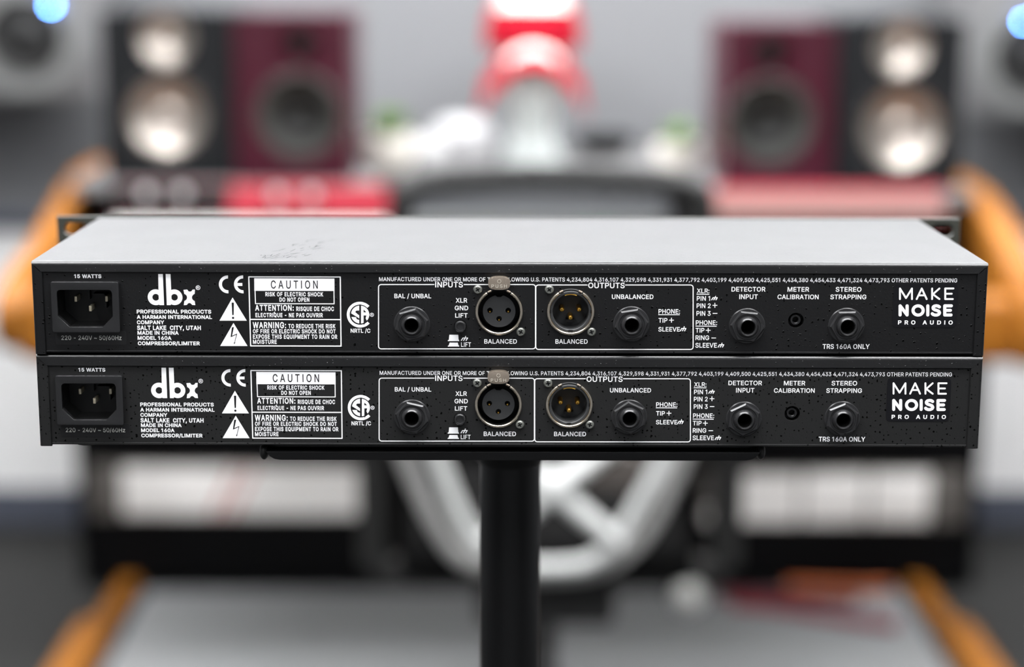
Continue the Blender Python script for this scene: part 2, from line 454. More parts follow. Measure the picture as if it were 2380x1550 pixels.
  '8': (453, '226,-7 187,-4 169,0 136,11 107,28 84,50 66,75 55,104 52,135 52,148 60,184 77,216 92,233 110,248 120,254 153,265 153,267 125,278 102,296 93,308 78,335 71,364 70,380 74,410 83,437 90,450 109,472 120,482 146,498 160,504 192,513 226,516 261,513 277,509 306,498 332,482 343,472 353,462 369,437 378,410 382,380 381,364 374,335 367,321 350,296 327,278 300,267 300,265 332,254 342,248 360,233 375,216 382,206 396,172 399,160 401,135 397,104 387,75 369,50 346,28 317,11 284,0 265,-4|226,49 252,51 275,56 303,71 317,84 328,100 332,109 337,139 334,160 327,180 322,189 309,204 283,223 262,231 239,235 214,235 190,231 169,223 151,211 136,197 125,180 118,160 115,139 120,109 124,100 135,84 149,71 167,60 178,56 201,51|226,290 257,293 274,300 289,310 307,330 315,347 319,366 319,386 315,404 308,420 297,434 283,445 266,453 247,458 226,460 195,456 177,449 162,440 155,434 140,412 133,386 133,366 137,347 145,330 156,316 162,310 186,296 205,291'),
  '9': (453, '226,516 262,512 295,502 324,485 349,462 368,434 375,419 386,384 389,347 386,317 373,270 356,234 331,192 200,0 130,0 301,248 307,248 301,236 282,216 264,205 242,197 226,195 200,195 167,202 151,207 137,214 124,222 101,243 91,255 76,283 64,333 64,370 67,388 71,405 85,436 104,463 128,485 158,502 174,508 208,515|226,460 215,460 193,455 174,446 157,433 138,407 130,387 127,375 125,352 127,327 138,295 157,270 174,257 193,248 226,243 259,248 279,257 295,270 309,286 319,305 323,315 327,338 327,363 323,386 309,417 303,425 287,440 269,451 249,458'),
  ':': (188, '95,-4 88,-4 75,0 63,9 54,20 50,34 50,48 54,62 58,68 75,82 81,85 95,87 110,85 128,73 139,55 141,41 139,27 128,9 116,0 103,-4|95,271 81,273 63,284 54,296 50,309 50,324 52,331 54,337 63,349 81,360 95,362 110,360 128,349 139,331 141,316 139,302 128,284 110,273'),
  ',': (188, '38,-119 68,71 137,71 84,-119'),
  '.': (188, '95,-4 88,-4 75,0 63,9 54,20 50,34 50,48 54,62 58,68 75,82 81,85 95,87 110,85 128,73 139,55 141,41 139,27 128,9 116,0 103,-4'),
  '-': (453, '337,244 337,188 114,188 114,244'),
  '/': (249, '235,533 71,-76 14,-76 178,533'),
  '~': (453, '52,150 54,181 57,195 66,218 78,236 94,250 122,262 141,266 161,266 171,265 197,256 225,238 270,201 284,194 294,192 307,192 314,194 321,197 332,207 337,214 343,231 344,253 400,253 400,237 396,208 392,196 380,175 374,167 358,153 340,144 321,138 281,138 263,144 236,158 182,201 168,208 159,210 146,210 139,208 132,205 121,196 116,190 110,173 108,150'),
  '+': (453, '198,34 198,364 255,364 255,34|61,172 61,226 391,226 391,172'),
  '–': (350, '350,244 350,188 0,188 0,244'),
  'z': (380, '42,0 42,46 254,320 254,323 48,323 48,379 333,379 333,331 126,60 126,56 339,56 339,0'),
  '&': (448, '197,-7 159,-4 125,5 96,20 72,39 54,62 41,89 37,103 34,133 36,158 43,180 53,199 67,217 85,235 116,261 224,341 245,360 255,375 262,398 261,414 256,431 245,445 231,455 212,460 194,461 174,456 162,450 145,431 137,406 138,384 145,363 153,349 181,311 438,0 364,0 121,293 105,313 87,344 77,376 75,398 76,412 85,447 97,468 114,485 134,499 146,504 185,513 215,513 242,508 266,499 286,485 302,469 314,449 321,428 324,404 321,378 307,346 285,318 264,299 142,208 116,183 105,166 97,140 97,121 99,112 109,87 127,67 143,57 172,48 193,46 217,48 251,59 272,71 292,86 310,105 324,127 331,139 341,165 347,193 349,224 408,224 404,172 401,157 392,131 371,92 333,47 323,37 299,20 271,7 226,-5'),
  ' ': (188, ''),
}

def glyph_loops(ch):
    adv, s = GLYPHS[ch]
    return adv, [[tuple(map(int, p.split(','))) for p in l.split()] for l in s.split('|') if l]


def area2(l):
    return sum(l[i - 1][0] * l[i][1] - l[i][0] * l[i - 1][1] for i in range(len(l)))


def fatten(l, d):
    """push an outline outwards (clockwise loops grow, counter-clockwise holes shrink)"""
    if not d:
        return l
    out = []
    n = len(l)
    for i in range(n):
        a, b, c = Vector(l[i - 1]), Vector(l[i]), Vector(l[(i + 1) % n])
        e1, e2 = (b - a).normalized(), (c - b).normalized()
        n1, n2 = Vector((-e1.y, e1.x)), Vector((-e2.y, e2.x))
        k = 1 + n1.dot(n2)
        off = (n1 + n2) / max(k, 0.5)
        out.append(tuple(b + off * d))
    return out


def glyph_shapes(ch, d):
    """[(outer, [holes])] of a character"""
    adv, ls = glyph_loops(ch)
    outs = [fatten(l, d) for l in ls if area2(l) < 0]
    hols = [fatten(l, d) for l in ls if area2(l) >= 0]
    if ch == '1':
        outs, hols = [fatten(l[::-1], d) for l in ls], []
    res = [(o, []) for o in outs]
    for h in hols:
        big = max(res, key=lambda r: abs(area2(r[0])))
        big[1].append(h)
    return adv, res


def turn(l, hole=False):
    return l if (area2(l) > 0) == hole else l[::-1]


def text_loops(text, x0, x1, z0, z1, weight=6, track=0):
    """outlines of a line of text laid into the box x0..x1, z0 (baseline)..z1 (cap height)"""
    pen, parts = 0.0, []
    for ch in text:
        adv, shapes = glyph_shapes(ch, weight)
        for o, hs in shapes:
            parts.append([(p[0] + pen, p[1]) for p in turn(o)])
            parts += [[(p[0] + pen, p[1]) for p in turn(h, True)] for h in hs]
        pen += adv + track + weight
    lo, hi = min(p[0] for l in parts for p in l), max(p[0] for l in parts for p in l)
    sx, sz = (x1 - x0) / (hi - lo), (z1 - z0) / (509 + 2 * weight)
    return [[(x0 + (p[0] - lo) * sx, z0 + (p[1] + weight) * sz) for p in l] for l in parts]


def write(g, text, x0, x1, z0, z1, y, weight=6, track=0):
    v, t = union_fill(text_loops(text, x0, x1, z0, z1, weight, track))
    return g.add([(a, y, b) for a, b in v], t)


def stroke_loops(pts, w, caps=True):
    """outlines of a line of width w with round ends"""
    out = []
    for (ax_, az_), (bx_, bz_) in zip(pts, pts[1:]):
        dx, dz = bx_ - ax_, bz_ - az_
        L_ = math.hypot(dx, dz) or 1
        nx, nz = -dz / L_ * w / 2, dx / L_ * w / 2
        out.append(turn([(ax_ + nx, az_ + nz), (bx_ + nx, bz_ + nz), (bx_ - nx, bz_ - nz), (ax_ - nx, az_ - nz)]))
    if caps:
        out += [turn(circ(p, w / 2, 12)) for p in pts]
    return out


# ------------------------------------------------------------------ materials in use
PAINT = mat('textured_black_paint', (17, 17, 18), 0.45, spec=0.4, bump=(900, 0.35, 0.0002), speck=(380, 0.20, 0.8, (5, 5, 5)))
PAINT2 = mat('speckled_black_paint', (27, 27, 27), 0.52, spec=0.4, bump=(900, 0.3, 0.0002), speck=(480, 0.27, 0.3, (3, 3, 3)))
COVER = mat('satin_black_cover_paint', (9, 9, 10), 0.37, spec=0.8, coat=0.4, crough=0.2, bump=(700, 0.35, 0.0002), speck=(420, 0.15, 0.6, None), wear=(14, 0.05))
INK = mat('white_screen_print', (251, 251, 252), 0.55)
INK_GREY = mat('grey_label_print', (205, 206, 200), 0.5)
INK_BLACK = mat('black_screen_print', (16, 16, 18), 0.5)
STICKER = mat('glossy_black_sticker', (13, 13, 17), 0.3)
LABEL = mat('black_rating_label', (22, 22, 23), 0.38, bump=(500, 0.15, 0.0002))
PLASTIC = mat('black_moulded_plastic', (26, 26, 27), 0.27, spec=0.7, coat=0.6, crough=0.15, bump=(1200, 0.2, 0.0001))
PLASTIC_D = mat('dark_cavity_plastic', (15, 15, 15), 0.45)
PLASTIC_G = mat('charcoal_connector_plastic', (52, 53, 54), 0.5)
BORE = mat('matt_black_bore', (7, 7, 7), 0.7, spec=0.2)
NUT = mat('black_nylon_nut', (38, 38, 39), 0.27, spec=0.65, bump=(900, 0.2, 0.0001))
NICKEL = mat('brushed_nickel', (240, 228, 210), 0.22, metal=1.0)
NICKEL_M = mat('satin_nickel_tab', (206, 190, 172), 0.3, metal=0.9)
GOLD = mat('gold_contact', (250, 196, 92), 0.3, metal=1.0)
PIN = mat('tinned_brass_blade', (225, 215, 190), 0.4, metal=0.6)
SCREW = mat('dark_zinc_screw', (128, 130, 124), 0.32, metal=0.6, bump=(3000, 0.5, 0.0001))
TAB_INK = mat('worn_tab_emboss', (238, 230, 214), 0.4, metal=0.5)
FRONT = mat('dark_grey_front_panel', (66, 67, 61), 0.42, metal=0.3)
STEEL_B = mat('black_powder_coat', (20, 20, 21), 0.33, spec=0.5, bump=(600, 0.15, 0.0002))
RUBBER = mat('black_rubber', (18, 18, 18), 0.55)

UW = 0.437                              # chassis width
UD = 0.1469                             # chassis depth
EW = 0.4826                             # front panel width
FOOT = 0.0019
BASE_Z = TOP_Z - UNIT_H - FOOT          # underside of the upper unit's feet
PY = 0.0009                             # rear panel sits this far inside the cover's folded edge
HT = UNIT_H + FOOT                      # local height of the cover's top


def L(px, py):
    """photograph -> (x, z) on the upper unit's rear panel, local to that unit"""
    p = at(px, py, PY)
    return (p.x, p.z - BASE_Z)


S_PX = (L(1300, 720)[0] - L(1200, 720)[0]) / 100     # metres on the panel per photograph pixel


class Ink:
    """flat print on the rear panel, laid out from measured points of the photograph; g() merges it to one clean sheet"""

    def __init__(s, y, m=L):
        s.loops, s.y, s.m = [], y, m

    @property
    def g(s):
        v, t = union_fill(s.loops)
        return G().add([(a, s.y, b) for a, b in v], t)

    def t(s, text, xl, xr, zt, zb, weight=6, track=0):
        xm = (xl + xr) / 2
        s.loops += text_loops(text, s.m(xl, zb)[0], s.m(xr, zb)[0], s.m(xm, zb)[1], s.m(xm, zt)[1], weight, track)
        return s

    def poly(s, pts):
        s.loops.append(turn([s.m(*p) for p in pts]))
        return s

    def line(s, pts, w, caps=True):
        s.loops += stroke_loops([s.m(*p) for p in pts], w * S_PX, caps)
        return s

    def ring(s, c, r1, r0=0.0, n=36):
        c = s.m(*c)
        s.loops.append(turn(circ(c, r1 * S_PX, n)))
        if r0:
            s.loops.append(turn(circ(c, r0 * S_PX, n), True))
        return s

    def arc(s, c, r1, r0, a0, a1, n=28):
        c = s.m(*c)
        s.loops.append(turn(circ(c, r1 * S_PX, n, a0, a1) + circ(c, r0 * S_PX, n, a1, a0)))
        return s


def earth(k, x0, x1, y0, y1, w=2.0):
    """chassis-ground sign: a slanted bar on a stem with three slanted teeth"""
    h, d = y1 - y0, x1 - x0
    f = lambda u, v: (x0 + u * d, y0 + v * h)
    k.line([f(0.22, 0.42), f(0.97, 0.42)], w, False)
    k.line([f(0.66, 0.0), f(0.58, 0.42)], w, False)
    for u in (0.26, 0.58, 0.92):
        k.line([f(u, 0.42), f(u - 0.24, 1.0)], w * 1.15, False)


def z2(x, y, ox, oy, s):
    return (ox + x / s, oy + y / s)


def panel_legend(y):
    """the white functional lettering"""
    k = Ink(y)
    B = 30
    k.t('MANUFACTURED UNDER ONE OR MORE OF THE FOLLOWING U.S. PATENTS 4,234,804 4,316,107 4,329,598 4,331,931 4,377,792 4,403,199 '
        '4,409,500 4,425,551 4,434,380 4,454,433 4,471,324 4,473,793 OTHER PATENTS PENDING', 881, 2224.6, 645.4, 654.8, 13)
    k.t('INPUTS', 1011.5, 1075.9, 655, 667.8, 16)
    k.t('OUTPUTS', 1367, 1451.8, 657, 669.6, 16)
    k.t('BAL / UNBAL', 916.6, 1002.3, 682.6, 693, 14)
    k.t('XLR', 1059.1, 1086, 692.6, 703.3, 14)
    k.t('GND', 1057, 1088.2, 710.4, 721, 14)
    k.t('LIFT', 1057.9, 1086.8, 727.9, 738.2, 14)
    k.t('LIFT', 1071.7, 1094.7, 795.5, 806, 14)
    k.t('BALANCED', 1125.5, 1201.4, 788, 798.5, 14)
    k.t('BALANCED', 1290.8, 1365.8, 788.2, 798.7, 14)
    k.t('UNBALANCED', 1422, 1518.6, 684.3, 694.8, 14)
    k.t('PHONE:', 1530.4, 1580.4, 718.2, 728.8, 14)
    k.t('TIP', 1530.3, 1551, 739, 749.7, 14)
    k.t('SLEEVE', 1530, 1580, 760, 770.4, 14)
    earth(k, 1580.6, 1595.5, 758.4, 769.5)
    k.line([(1530, 731.2), (1579.7, 731.4)], 1.8, False)
    k.t('XLR:', 1619.4, 1648.6, 670.6, 681, 14)
    k.line([(1619, 683.6), (1648.6, 683.8)], 1.8, False)
    k.t('PIN 1', 1619.4, 1650.3, 688, 698.8, 14)
    earth(k, 1653.4, 1668.3, 687.6, 697.4)
    k.t('PIN 2', 1619, 1651.5, 705, 715.9, 14)
    k.t('PIN 3', 1618.6, 1651.5, 722.8, 733.7, 14)
    k.t('PHONE:', 1617, 1666.7, 744.4, 755.2, 14)
    k.line([(1616.4, 757.8), (1665.5, 758.2)], 1.8, False)
    k.t('TIP', 1616.5, 1637, 762, 772.9, 14)
    k.t('RING', 1616.4, 1648, 779.4, 790.2, 14)
    k.t('SLEEVE', 1616, 1666, 796.8, 807.8, 14)
    earth(k, 1668.3, 1683.5, 796.6, 807.2)
    for cx, cy in ((1661.5, 709.5), (1646, 767.5), (1560.6, 744)):
        k.line([(cx - 5.6, cy), (cx + 5.6, cy)], 1.9, False).line([(cx, cy - 5.6), (cx, cy + 5.6)], 1.9, False)
    for cx, cy in ((1661.8, 728.2), (1658.8, 785.4)):
        k.line([(cx - 5.4, cy), (cx + 5.4, cy)], 1.9, False)
    k.t('DETECTOR', 1700, 1779, 666.7, 677.5, 14)
    k.t('INPUT', 1718, 1761, 684, 695, 14)
    k.t('METER', 1830.2, 1880.5, 667, 677.8, 14)
    k.t('CALIBRATION', 1806.9, 1902.5, 684.6, 695.2, 14)
    k.t('STEREO', 1942, 2002, 667, 677.9, 14)
    k.t('STRAPPING', 1929.6, 2013.3, 684.6, 695.4, 14)
    k.t('TRS 160A ONLY', 1911.8, 2021, 799.6, 810.8, 15)
    # push button pictogram: out above, in below
    q = lambda *p: [z2(a, b, 870, 630, 5.95) for a, b in p]
    k.poly(q((1038, 880), (1160, 880), (1166, 952), (1174, 955), (1174, 968), (1017, 968), (1017, 955), (1030, 952)))
    k.poly(q((1042, 988), (1154, 988), (1164, 1028), (1174, 1031), (1174, 1043), (1017, 1043), (1017, 1031), (1028, 1028)))
    earth(k, 1071.5, 1088.2, 780.8, 791.8)
    # the two outlined fields, each with a gap in its top edge for the heading
    for x0, x1, y0, y1, g0, g1 in ((879.8, 1244.6, 661.2, 810.6, 1008.7, 1078.7), (1245.4, 1611, 662.2, 812.0, 1364.5, 1454)):
        r = 6
        p = [(g0, y0), (x0 + r, y0)] + [(x0 + r - r * math.sin(a), y0 + r - r * math.cos(a)) for a in (0.4, 0.8, 1.2)]
        p += [(x0, y0 + r), (x0, y1 - r)] + [(x0 + r - r * math.cos(a), y1 - r + r * math.sin(a)) for a in (0.4, 0.8, 1.2)]
        p += [(x0 + r, y1), (x1 - r, y1)] + [(x1 - r + r * math.sin(a), y1 - r + r * math.cos(a)) for a in (0.4, 0.8, 1.2)]
        p += [(x1, y1 - r), (x1, y0 + r)] + [(x1 - r + r * math.cos(a), y0 + r - r * math.sin(a)) for a in (0.4, 0.8, 1.2)]
        p += [(x1 - r, y0), (g1, y0)]
        k.line(p, 2.3)
    return k.g


def brand_print(y):
    """maker's mark and address lines"""
    k = Ink(y)
    Bw = 30
    k.t('PROFESSIONAL PRODUCTS', 318, 491, 719.7, 728.7, Bw)
    k.t('A HARMAN INTERNATIONAL', 318, 492.8, 732.3, 741.1, Bw)
    k.t('COMPANY', 318.4, 382, 744.5, 753.5, Bw)
    k.t('SALT LAKE  CITY, UTAH', 318.8, 467.1, 756.6, 767.0, Bw)
    k.t('MADE IN CHINA', 319.7, 415.5, 768.9, 777.8, Bw)
    k.t('MODEL 160A', 320, 398.7, 781, 789.8, Bw)
    k.t('COMPRESSOR/LIMITER', 320.5, 464.8, 793.4, 802.3, Bw)
    q = lambda *p: [z2(a, b, 60, 600, 4.76) for a, b in p]
    c1 = lambda a, b: z2(a, b, 60, 600, 4.76)
    k.ring(c1(1438, 432), 18.7, 7.9, 44)
    k.poly(q((1465, 175), (1516, 175), (1530, 519), (1478, 519), (1470, 440)))
    k.ring(c1(1645, 432), 18.5, 7.7, 44)
    k.poly(q((1547, 175), (1601, 175), (1612, 440), (1604, 519), (1560, 519)))
    la = [(1738 + 46 * math.cos(a), 434 + 42 * math.sin(a)) for a in [R(x) for x in range(-70, 71, 14)]]
    ra = [(1884 - 46 * math.cos(a), 434 + 42 * math.sin(a)) for a in [R(x) for x in range(70, -71, -14)]]
    k.poly(q((1744, 350), (1786, 347), (1800, 366), (1815, 370), (1832, 366), (1846, 347), (1871, 347), *ra[::-1],
             (1875, 519), (1842, 517), (1822, 498), (1808, 495), (1794, 500), (1782, 517), (1748, 520), *la[::-1]))
    k.ring(c1(1905, 326), 5.3, 4.2, 24)
    k.t('R', *(c1(1893, 0)[0], c1(1918, 0)[0]), c1(0, 313)[1], c1(0, 339)[1], 14)
    return k.g


def notice_print(y, black):
    """caution field, warning triangles, approval marks; black=True gives the dark figures that lie over the white"""
    k = Ink(y)
    c = lambda a, b: z2(a, b, 490, 620, 5.95)
    q = lambda *p: [c(a, b) for a, b in p]

    def tx(text, x0, x1, y0, y1, w=20, tr=0):
        k.t(text, c(x0, 0)[0], c(x1, 0)[0], c(0, y0)[1], c(0, y1)[1], w, tr)
    if black:
        tx('CAUTION', 832, 1480, 190, 301, 9, 190)
        k.poly(q((288, 500), (294, 494), (314, 494), (320, 500), (316, 662), (310, 669), (302, 669), (297, 662)))
        k.ring(c(308, 706), 2.6)
        k.poly(q((292, 836), (320, 832), (294, 952), (365, 922), (333, 1046), (341, 1044), (325, 1072), (316, 1046), (326, 1047), (352, 938), (274, 973)))
        k.poly(q((2052, 604), (2012, 606), (1996, 624), (2052, 672)))
        k.poly(q((1936, 640), (1936, 692), (2008, 694), (2018, 722), (2052, 735), (2052, 712)))
        k.poly(q((2053, 520), (2077, 520), (2077, 800), (2053, 800)))
        k.poly(q((2113, 590), (2113, 628), (2150, 628)))
        k.poly(q((2113, 672), (2152, 672), (2140, 712), (2158, 745), (2120, 800), (2113, 800)))
        return k.g
    for cx, e in ((237, 0), (446, 1)):
        k.arc(c(cx, 243), 21.0, 13.8, R(88), R(272))
        if e:
            k.poly(q((352, 224), (436, 224), (436, 264), (352, 264)))
    k.poly(q((301, 424), (498, 745), (119, 745)))
    k.poly(q((313, 776), (508, 1095), (129, 1095)))
    k.line(q((525, 139), (1790, 141), (1801, 1096), (551, 1093), (525, 139)), 2.7)
    k.line(q((538, 727), (1796, 730)), 2.7, False)
    k.poly(q((600, 158), (1709, 163), (1711, 334), (602, 332)))
    k.line(q((611, 330), (618, 509), (1705, 512), (1703, 330)), 2.2)
    tx('RISK OF ELECTRIC SHOCK', 755, 1555, 350, 409, 26, 40)
    tx('DO NOT OPEN', 950, 1363, 424, 483, 26, 40)
    tx('ATTENTION:', 613, 1148, 526, 608, 24, 40)
    tx('RISQUE DE CHOC', 1182, 1703, 550, 612, 26, 40)
    tx('ELECTRIQUE - NE PAS OUVRIR', 618, 1550, 638, 698, 26, 40)
    k.line(q((868, 640), (888, 622)), 1.5, False)
    tx('WARNING:', 580, 1042, 764, 850, 24, 40)
    tx('TO REDUCE THE RISK', 1073, 1725, 790, 851, 26, 40)
    tx('OF FIRE OR ELECTRIC SHOCK DO NOT', 583, 1727, 863, 921, 26, 40)
    tx('EXPOSE THIS EQUIPMENT TO RAIN OR', 583, 1750, 936, 996, 26, 40)
    tx('MOISTURE', 583, 912, 1007, 1066, 26, 40)
    k.arc(c(2062, 662), 30.6, 23.8, R(43), R(317), 40)
    k.ring(c(2065, 660), 21.2, 0, 48)
    k.ring(c(2227, 663), 4.7, 3.6, 24)
    tx('R', 2216, 2240, 650, 677, 12)
    tx('NRTL /C', 1933, 2207, 855, 912, 22)
    return k.g


def sticker_print(m, o, s, y):
    """two words of round-ended letters and a spaced third line; m maps photograph points, o/s place them"""
    k = Ink(y, m)
    c = lambda a, b: z2(a, b, o[0], o[1], s)
    W1, W2 = 4.3, 7.3

    def st(w, *ps):
        k.line([c(a, b) for a, b in ps], w)
    # MAKE
    st(W1, (1144, 513), (1144, 380), (1220, 500), (1295, 380), (1295, 513))
    st(W1, (1354, 513), (1418, 380), (1480, 513)); st(W1, (1376, 466), (1459, 466))
    st(W1, (1548, 380), (1548, 513)); st(W1, (1640, 380), (1558, 452), (1640, 513))
    st(W1, (1816, 380), (1713, 380), (1713, 513), (1808, 513)); st(W1, (1713, 446), (1795, 446))
    # NOISE
    st(W2, (1146, 713), (1146, 598), (1234, 713), (1234, 598))
    cx, cy = 1372, 656
    k.line([c(cx + 64 * math.cos(a), cy + 58 * math.sin(a)) for a in [2 * PI * i / 30 for i in range(31)]], W2)
    st(W2, (1494, 598), (1494, 713))
    sp = [(1640, 612), (1622, 600), (1598, 597), (1574, 602), (1560, 617), (1562, 634), (1580, 647), (1606, 655), (1632, 666), (1642, 685), (1634, 702), (1612, 713), (1584, 714), (1560, 706), (1550, 696)]
    st(W2, *sp)
    st(W2, (1790, 598), (1707, 598), (1707, 713), (1786, 713)); st(W2, (1707, 655), (1778, 655))
    k.t('PRO AUDIO', c(1118, 0)[0], c(1807, 0)[0], c(0, 781)[1], c(0, 833)[1], 30, 300)
    return k.g


def hex_jack(root, cx, cz, rot, y):
    """threaded phone socket: barrel with its bore, washer, hexagon nut"""
    c = (cx, y, cz)
    b = G().lathe([(0.0031, -0.0036), (0.0032, -0.0041), (0.00345, -0.0045), (0.0037, -0.0046), (0.0040, -0.0044), (0.0044, -0.0039), (0.0048, -0.0033), (0.0050, -0.0026), (0.0051, -0.0018), (0.0051, 0.0)], c, 'y', 48)
    bo = obj('jack_socket', b, NUT, root)
    obj('socket_bore', G().lathe([(0.0031, -0.0037), (0.0031, 0.024), (0.0, 0.024)], c, 'y', 40), BORE, bo)
    w = G().lathe([(0.0052, -0.0004), (0.0080, -0.0004), (0.0084, -0.0001), (0.0084, 0.0)], c, 'y', 48)
    obj('washer', w, NUT, bo)
    n = G().ngon(c, 0.0080, -0.0024, -0.0004, 6, rot, 0.0007)
    n.f = [f for f in n.f if len(f) == 4]
    hx = [(cx + 0.0073 * math.sin(rot + PI * i / 3), cz + 0.0073 * math.cos(rot + PI * i / 3)) for i in range(6)]
    n.plate(hx, [circ((cx, cz), 0.0061, 40)], y - 0.0024, y - 0.0024)
    n.lathe([(0.0051, -0.0020), (0.0058, -0.0021), (0.0061, -0.0024)], c, 'y', 40)
    obj('hex_nut', n, NUT, bo)
    return bo


def screw_head(root, cx, cz, y, rot):
    """pan head with a cross recess"""
    star = []
    for i in range(32):
        a = rot + 2 * PI * i / 32
        rr = 0.00085 + 0.00034 * math.cos(4 * (a - rot))
        star.append((cx + rr * math.cos(a), cz + rr * math.sin(a)))
    g = G().plate(circ((cx, cz), 0.0015, 32), [star], y - 0.0011, y - 0.0004)
    g.lathe([(0.0015, -0.0011), (0.0018, -0.0009), (0.0020, -0.0005), (0.0021, 0.0)], (cx, y, cz), 'y', 32)
    so = obj('screw', g, SCREW, root, smooth=30)
    obj('cross_recess', G().plate(star, [], y - 0.00045, y - 0.00045), INK_BLACK, so, smooth=0)
    return so


def build_unit(name, label, loc, rz, nuts, paint, sticker, seed, scuffs=False, rise=0.0, foot=FOOT):
    rnd = random.Random(seed)
    root = thing(name, label, 'audio compressor', loc, rz, 'stacked rack compressors')
    h, hw = HT + rise, UW / 2
    # folded sheet cover: top plate that rolls over into a flange on the rear face, mitred at the corners
    fl = 0.0046 + rise
    rad = 0.0015
    prof = [(UD, h), (rad + 0.0008, h), (rad, h)] + [(rad - rad * math.sin(a), h - rad + rad * math.cos(a)) for a in (R(18), R(36), R(54), R(72), R(90))] + \
           [(0.0, h - rad - 0.0006), (0.0, h - fl + 0.0008), (0.0, h - fl + 0.0003), (0.0004, h - fl), (PY + 0.0006, h - fl), (PY + 0.0006, h - 0.0012), (UD, h - 0.0012)]
    g = G()
    vs = []
    for sgn in (-1, 1):
        for (y, z) in prof:
            vs.append((sgn * (hw - 0.0002 - (max(0, h - 0.0010 - z) * 1.0 if y < PY + 0.001 else 0)), y, z))
    n = len(prof)
    g.add(vs, [(i, (i + 1) % n, n + (i + 1) % n, n + i) for i in range(n)] + [tuple(range(n)), tuple(range(n, 2 * n))])
    obj('top_cover', g, COVER, root, smooth=50)
    if scuffs:
        g = G()
        cx_, cy_ = L(640, 600)[0], 0.02
        for i in range(46):
            t = rnd.random()
            x, y = cx_ + rnd.gauss(-0.006 + 0.02 * t, 0.006), 0.006 + 0.06 * t * t + rnd.uniform(0, 0.012)
            ln, an, w_ = rnd.uniform(0.002, 0.009), R(rnd.gauss(62, 14)), rnd.uniform(0.00006, 0.00016)
            dx, dy_ = math.cos(an) * ln, math.sin(an) * ln
            nx, ny = -math.sin(an) * w_, math.cos(an) * w_
            zz = h + 0.00003
            g.add([(x - nx, y - ny, zz), (x + nx, y + ny, zz), (x + dx * .5 + nx * 1.5, y + dy_ * .5 + ny * 1.5, zz), (x + dx, y + dy_, zz), (x + dx * .5 - nx * 1.5, y + dy_ * .5 - ny * 1.5, zz)], [(0, 1, 2, 3, 4)])
        obj('scuff_mark', g, mat('dull_scuff', (16, 16, 17), 0.8, spec=0.1), root, smooth=0)['kind'] = 'stuff'
    for sgn in (-1, 1):
        zb = FOOT - 0.0006
        pf = [(hw, UD), (hw, rad + 0.0008), (hw, rad)] + [(hw - rad + rad * math.cos(a), rad - rad * math.sin(a)) for a in (R(18), R(36), R(54), R(72), R(90))] + \
             [(hw - rad - 0.0006, 0.0), (hw - fl + 0.0008, 0.0), (hw - fl + 0.0003, 0.0), (hw - fl, 0.0004), (hw - fl, PY + 0.0006), (hw - 0.0012, PY + 0.0006), (hw - 0.0012, UD)]
        g = G()
        vs = []
        for (x, y) in pf:
            vs.append((sgn * x, y, zb))
        for (x, y) in pf:
            drop = max(0.0, hw - 0.0008 - x) if y < PY + 0.001 else 0
            vs.append((sgn * x, y, h - 0.00125 - drop * 0.98))
        n = len(pf)
        g.add(vs, [(i, (i + 1) % n, n + (i + 1) % n, n + i) for i in range(n)] + [tuple(range(n)), tuple(range(n, 2 * n))])
        obj('side_flange', g, paint, root, smooth=50)
    # rear panel with the openings punched through
    jx = [L(957.2, 753.5), L(1467.3, 753.3), L(1736.2, 757.8), L(1966.9, 756.9)]
    xf, xm = L(1160.0, 724.2), L(1326.4, 724.3)
    bt, tp = L(1070, 757.4), L(1850, 744.6)
    scr = [L(1110.3, 672.9), L(1210.3, 771.2), L(1276.7, 672.9), L(1374.6, 771.2)]
    iq = lambda a, b: L(100 + a / 8.609, 640 + b / 8.609)
    op = [iq(*p) for p in ((372, 265), (1340, 265), (1372, 274), (1392, 294), (1408, 330), (1424, 795), (1225, 1004), (566, 1004), (330, 786), (308, 330), (318, 296), (340, 274))]
    panel = [(-hw + 0.0012, h - 0.0013), (hw - 0.0012, h - 0.0013), (hw - 0.0012, FOOT + 0.0006), (-hw + 0.0012, FOOT + 0.0006)]
    holes = [circ(p, 0.005, 28) for p in jx] + [circ(xf, 0.0099, 44), circ(xm, 0.0099, 44), circ(bt, 0.0029, 28), circ(tp, 0.0036, 32), op]
    rp = obj('rear_panel', G().plate(panel, holes, PY, PY + 0.0012), paint, root, smooth=0)
    kw = Ink(PY - 0.00004)
    kw.t('15 WATTS', 172.4, 235.8, 637.4, 646.2, 30)
    obj('wattage_lettering', kw.g, INK, rp, smooth=0)
    obj('legend_lettering', panel_legend(PY - 0.00004), INK, rp, smooth=0)
    obj('brand_lettering', brand_print(PY - 0.00004), INK, rp, smooth=0)
    obj('notice_lettering', notice_print(PY - 0.00004, False), INK, rp, smooth=0)
    obj('black_notice_figure_print', notice_print(PY - 0.00008, True), INK_BLACK, rp, smooth=0)
    # bottom plate with a rolled rear lip, front panel with slotted ears
    obj('bottom_plate', G().box(-hw + 0.0013, hw - 0.0013, PY - 0.0004, UD, FOOT, FOOT + 0.0011, 0.0004), paint, root)
    ft = 0.0440
    z0 = HT + 0.0009 - ft
    slots = []
    for sx in (-1, 1):
        for zz in (z0 + 0.00635, z0 + ft - 0.0066):
            slots.append(rrect(sx * 0.2318 - 0.0062, sx * 0.2318 + 0.0062, zz - 0.0036, zz + 0.0036, 0.0035))
    fp = obj('front_panel', G().plate([(-EW / 2, z0), (EW / 2, z0), (EW / 2, z0 + ft), (-EW / 2, z0 + ft)], slots, UD, UD + 0.0034), FRONT, root, smooth=30)
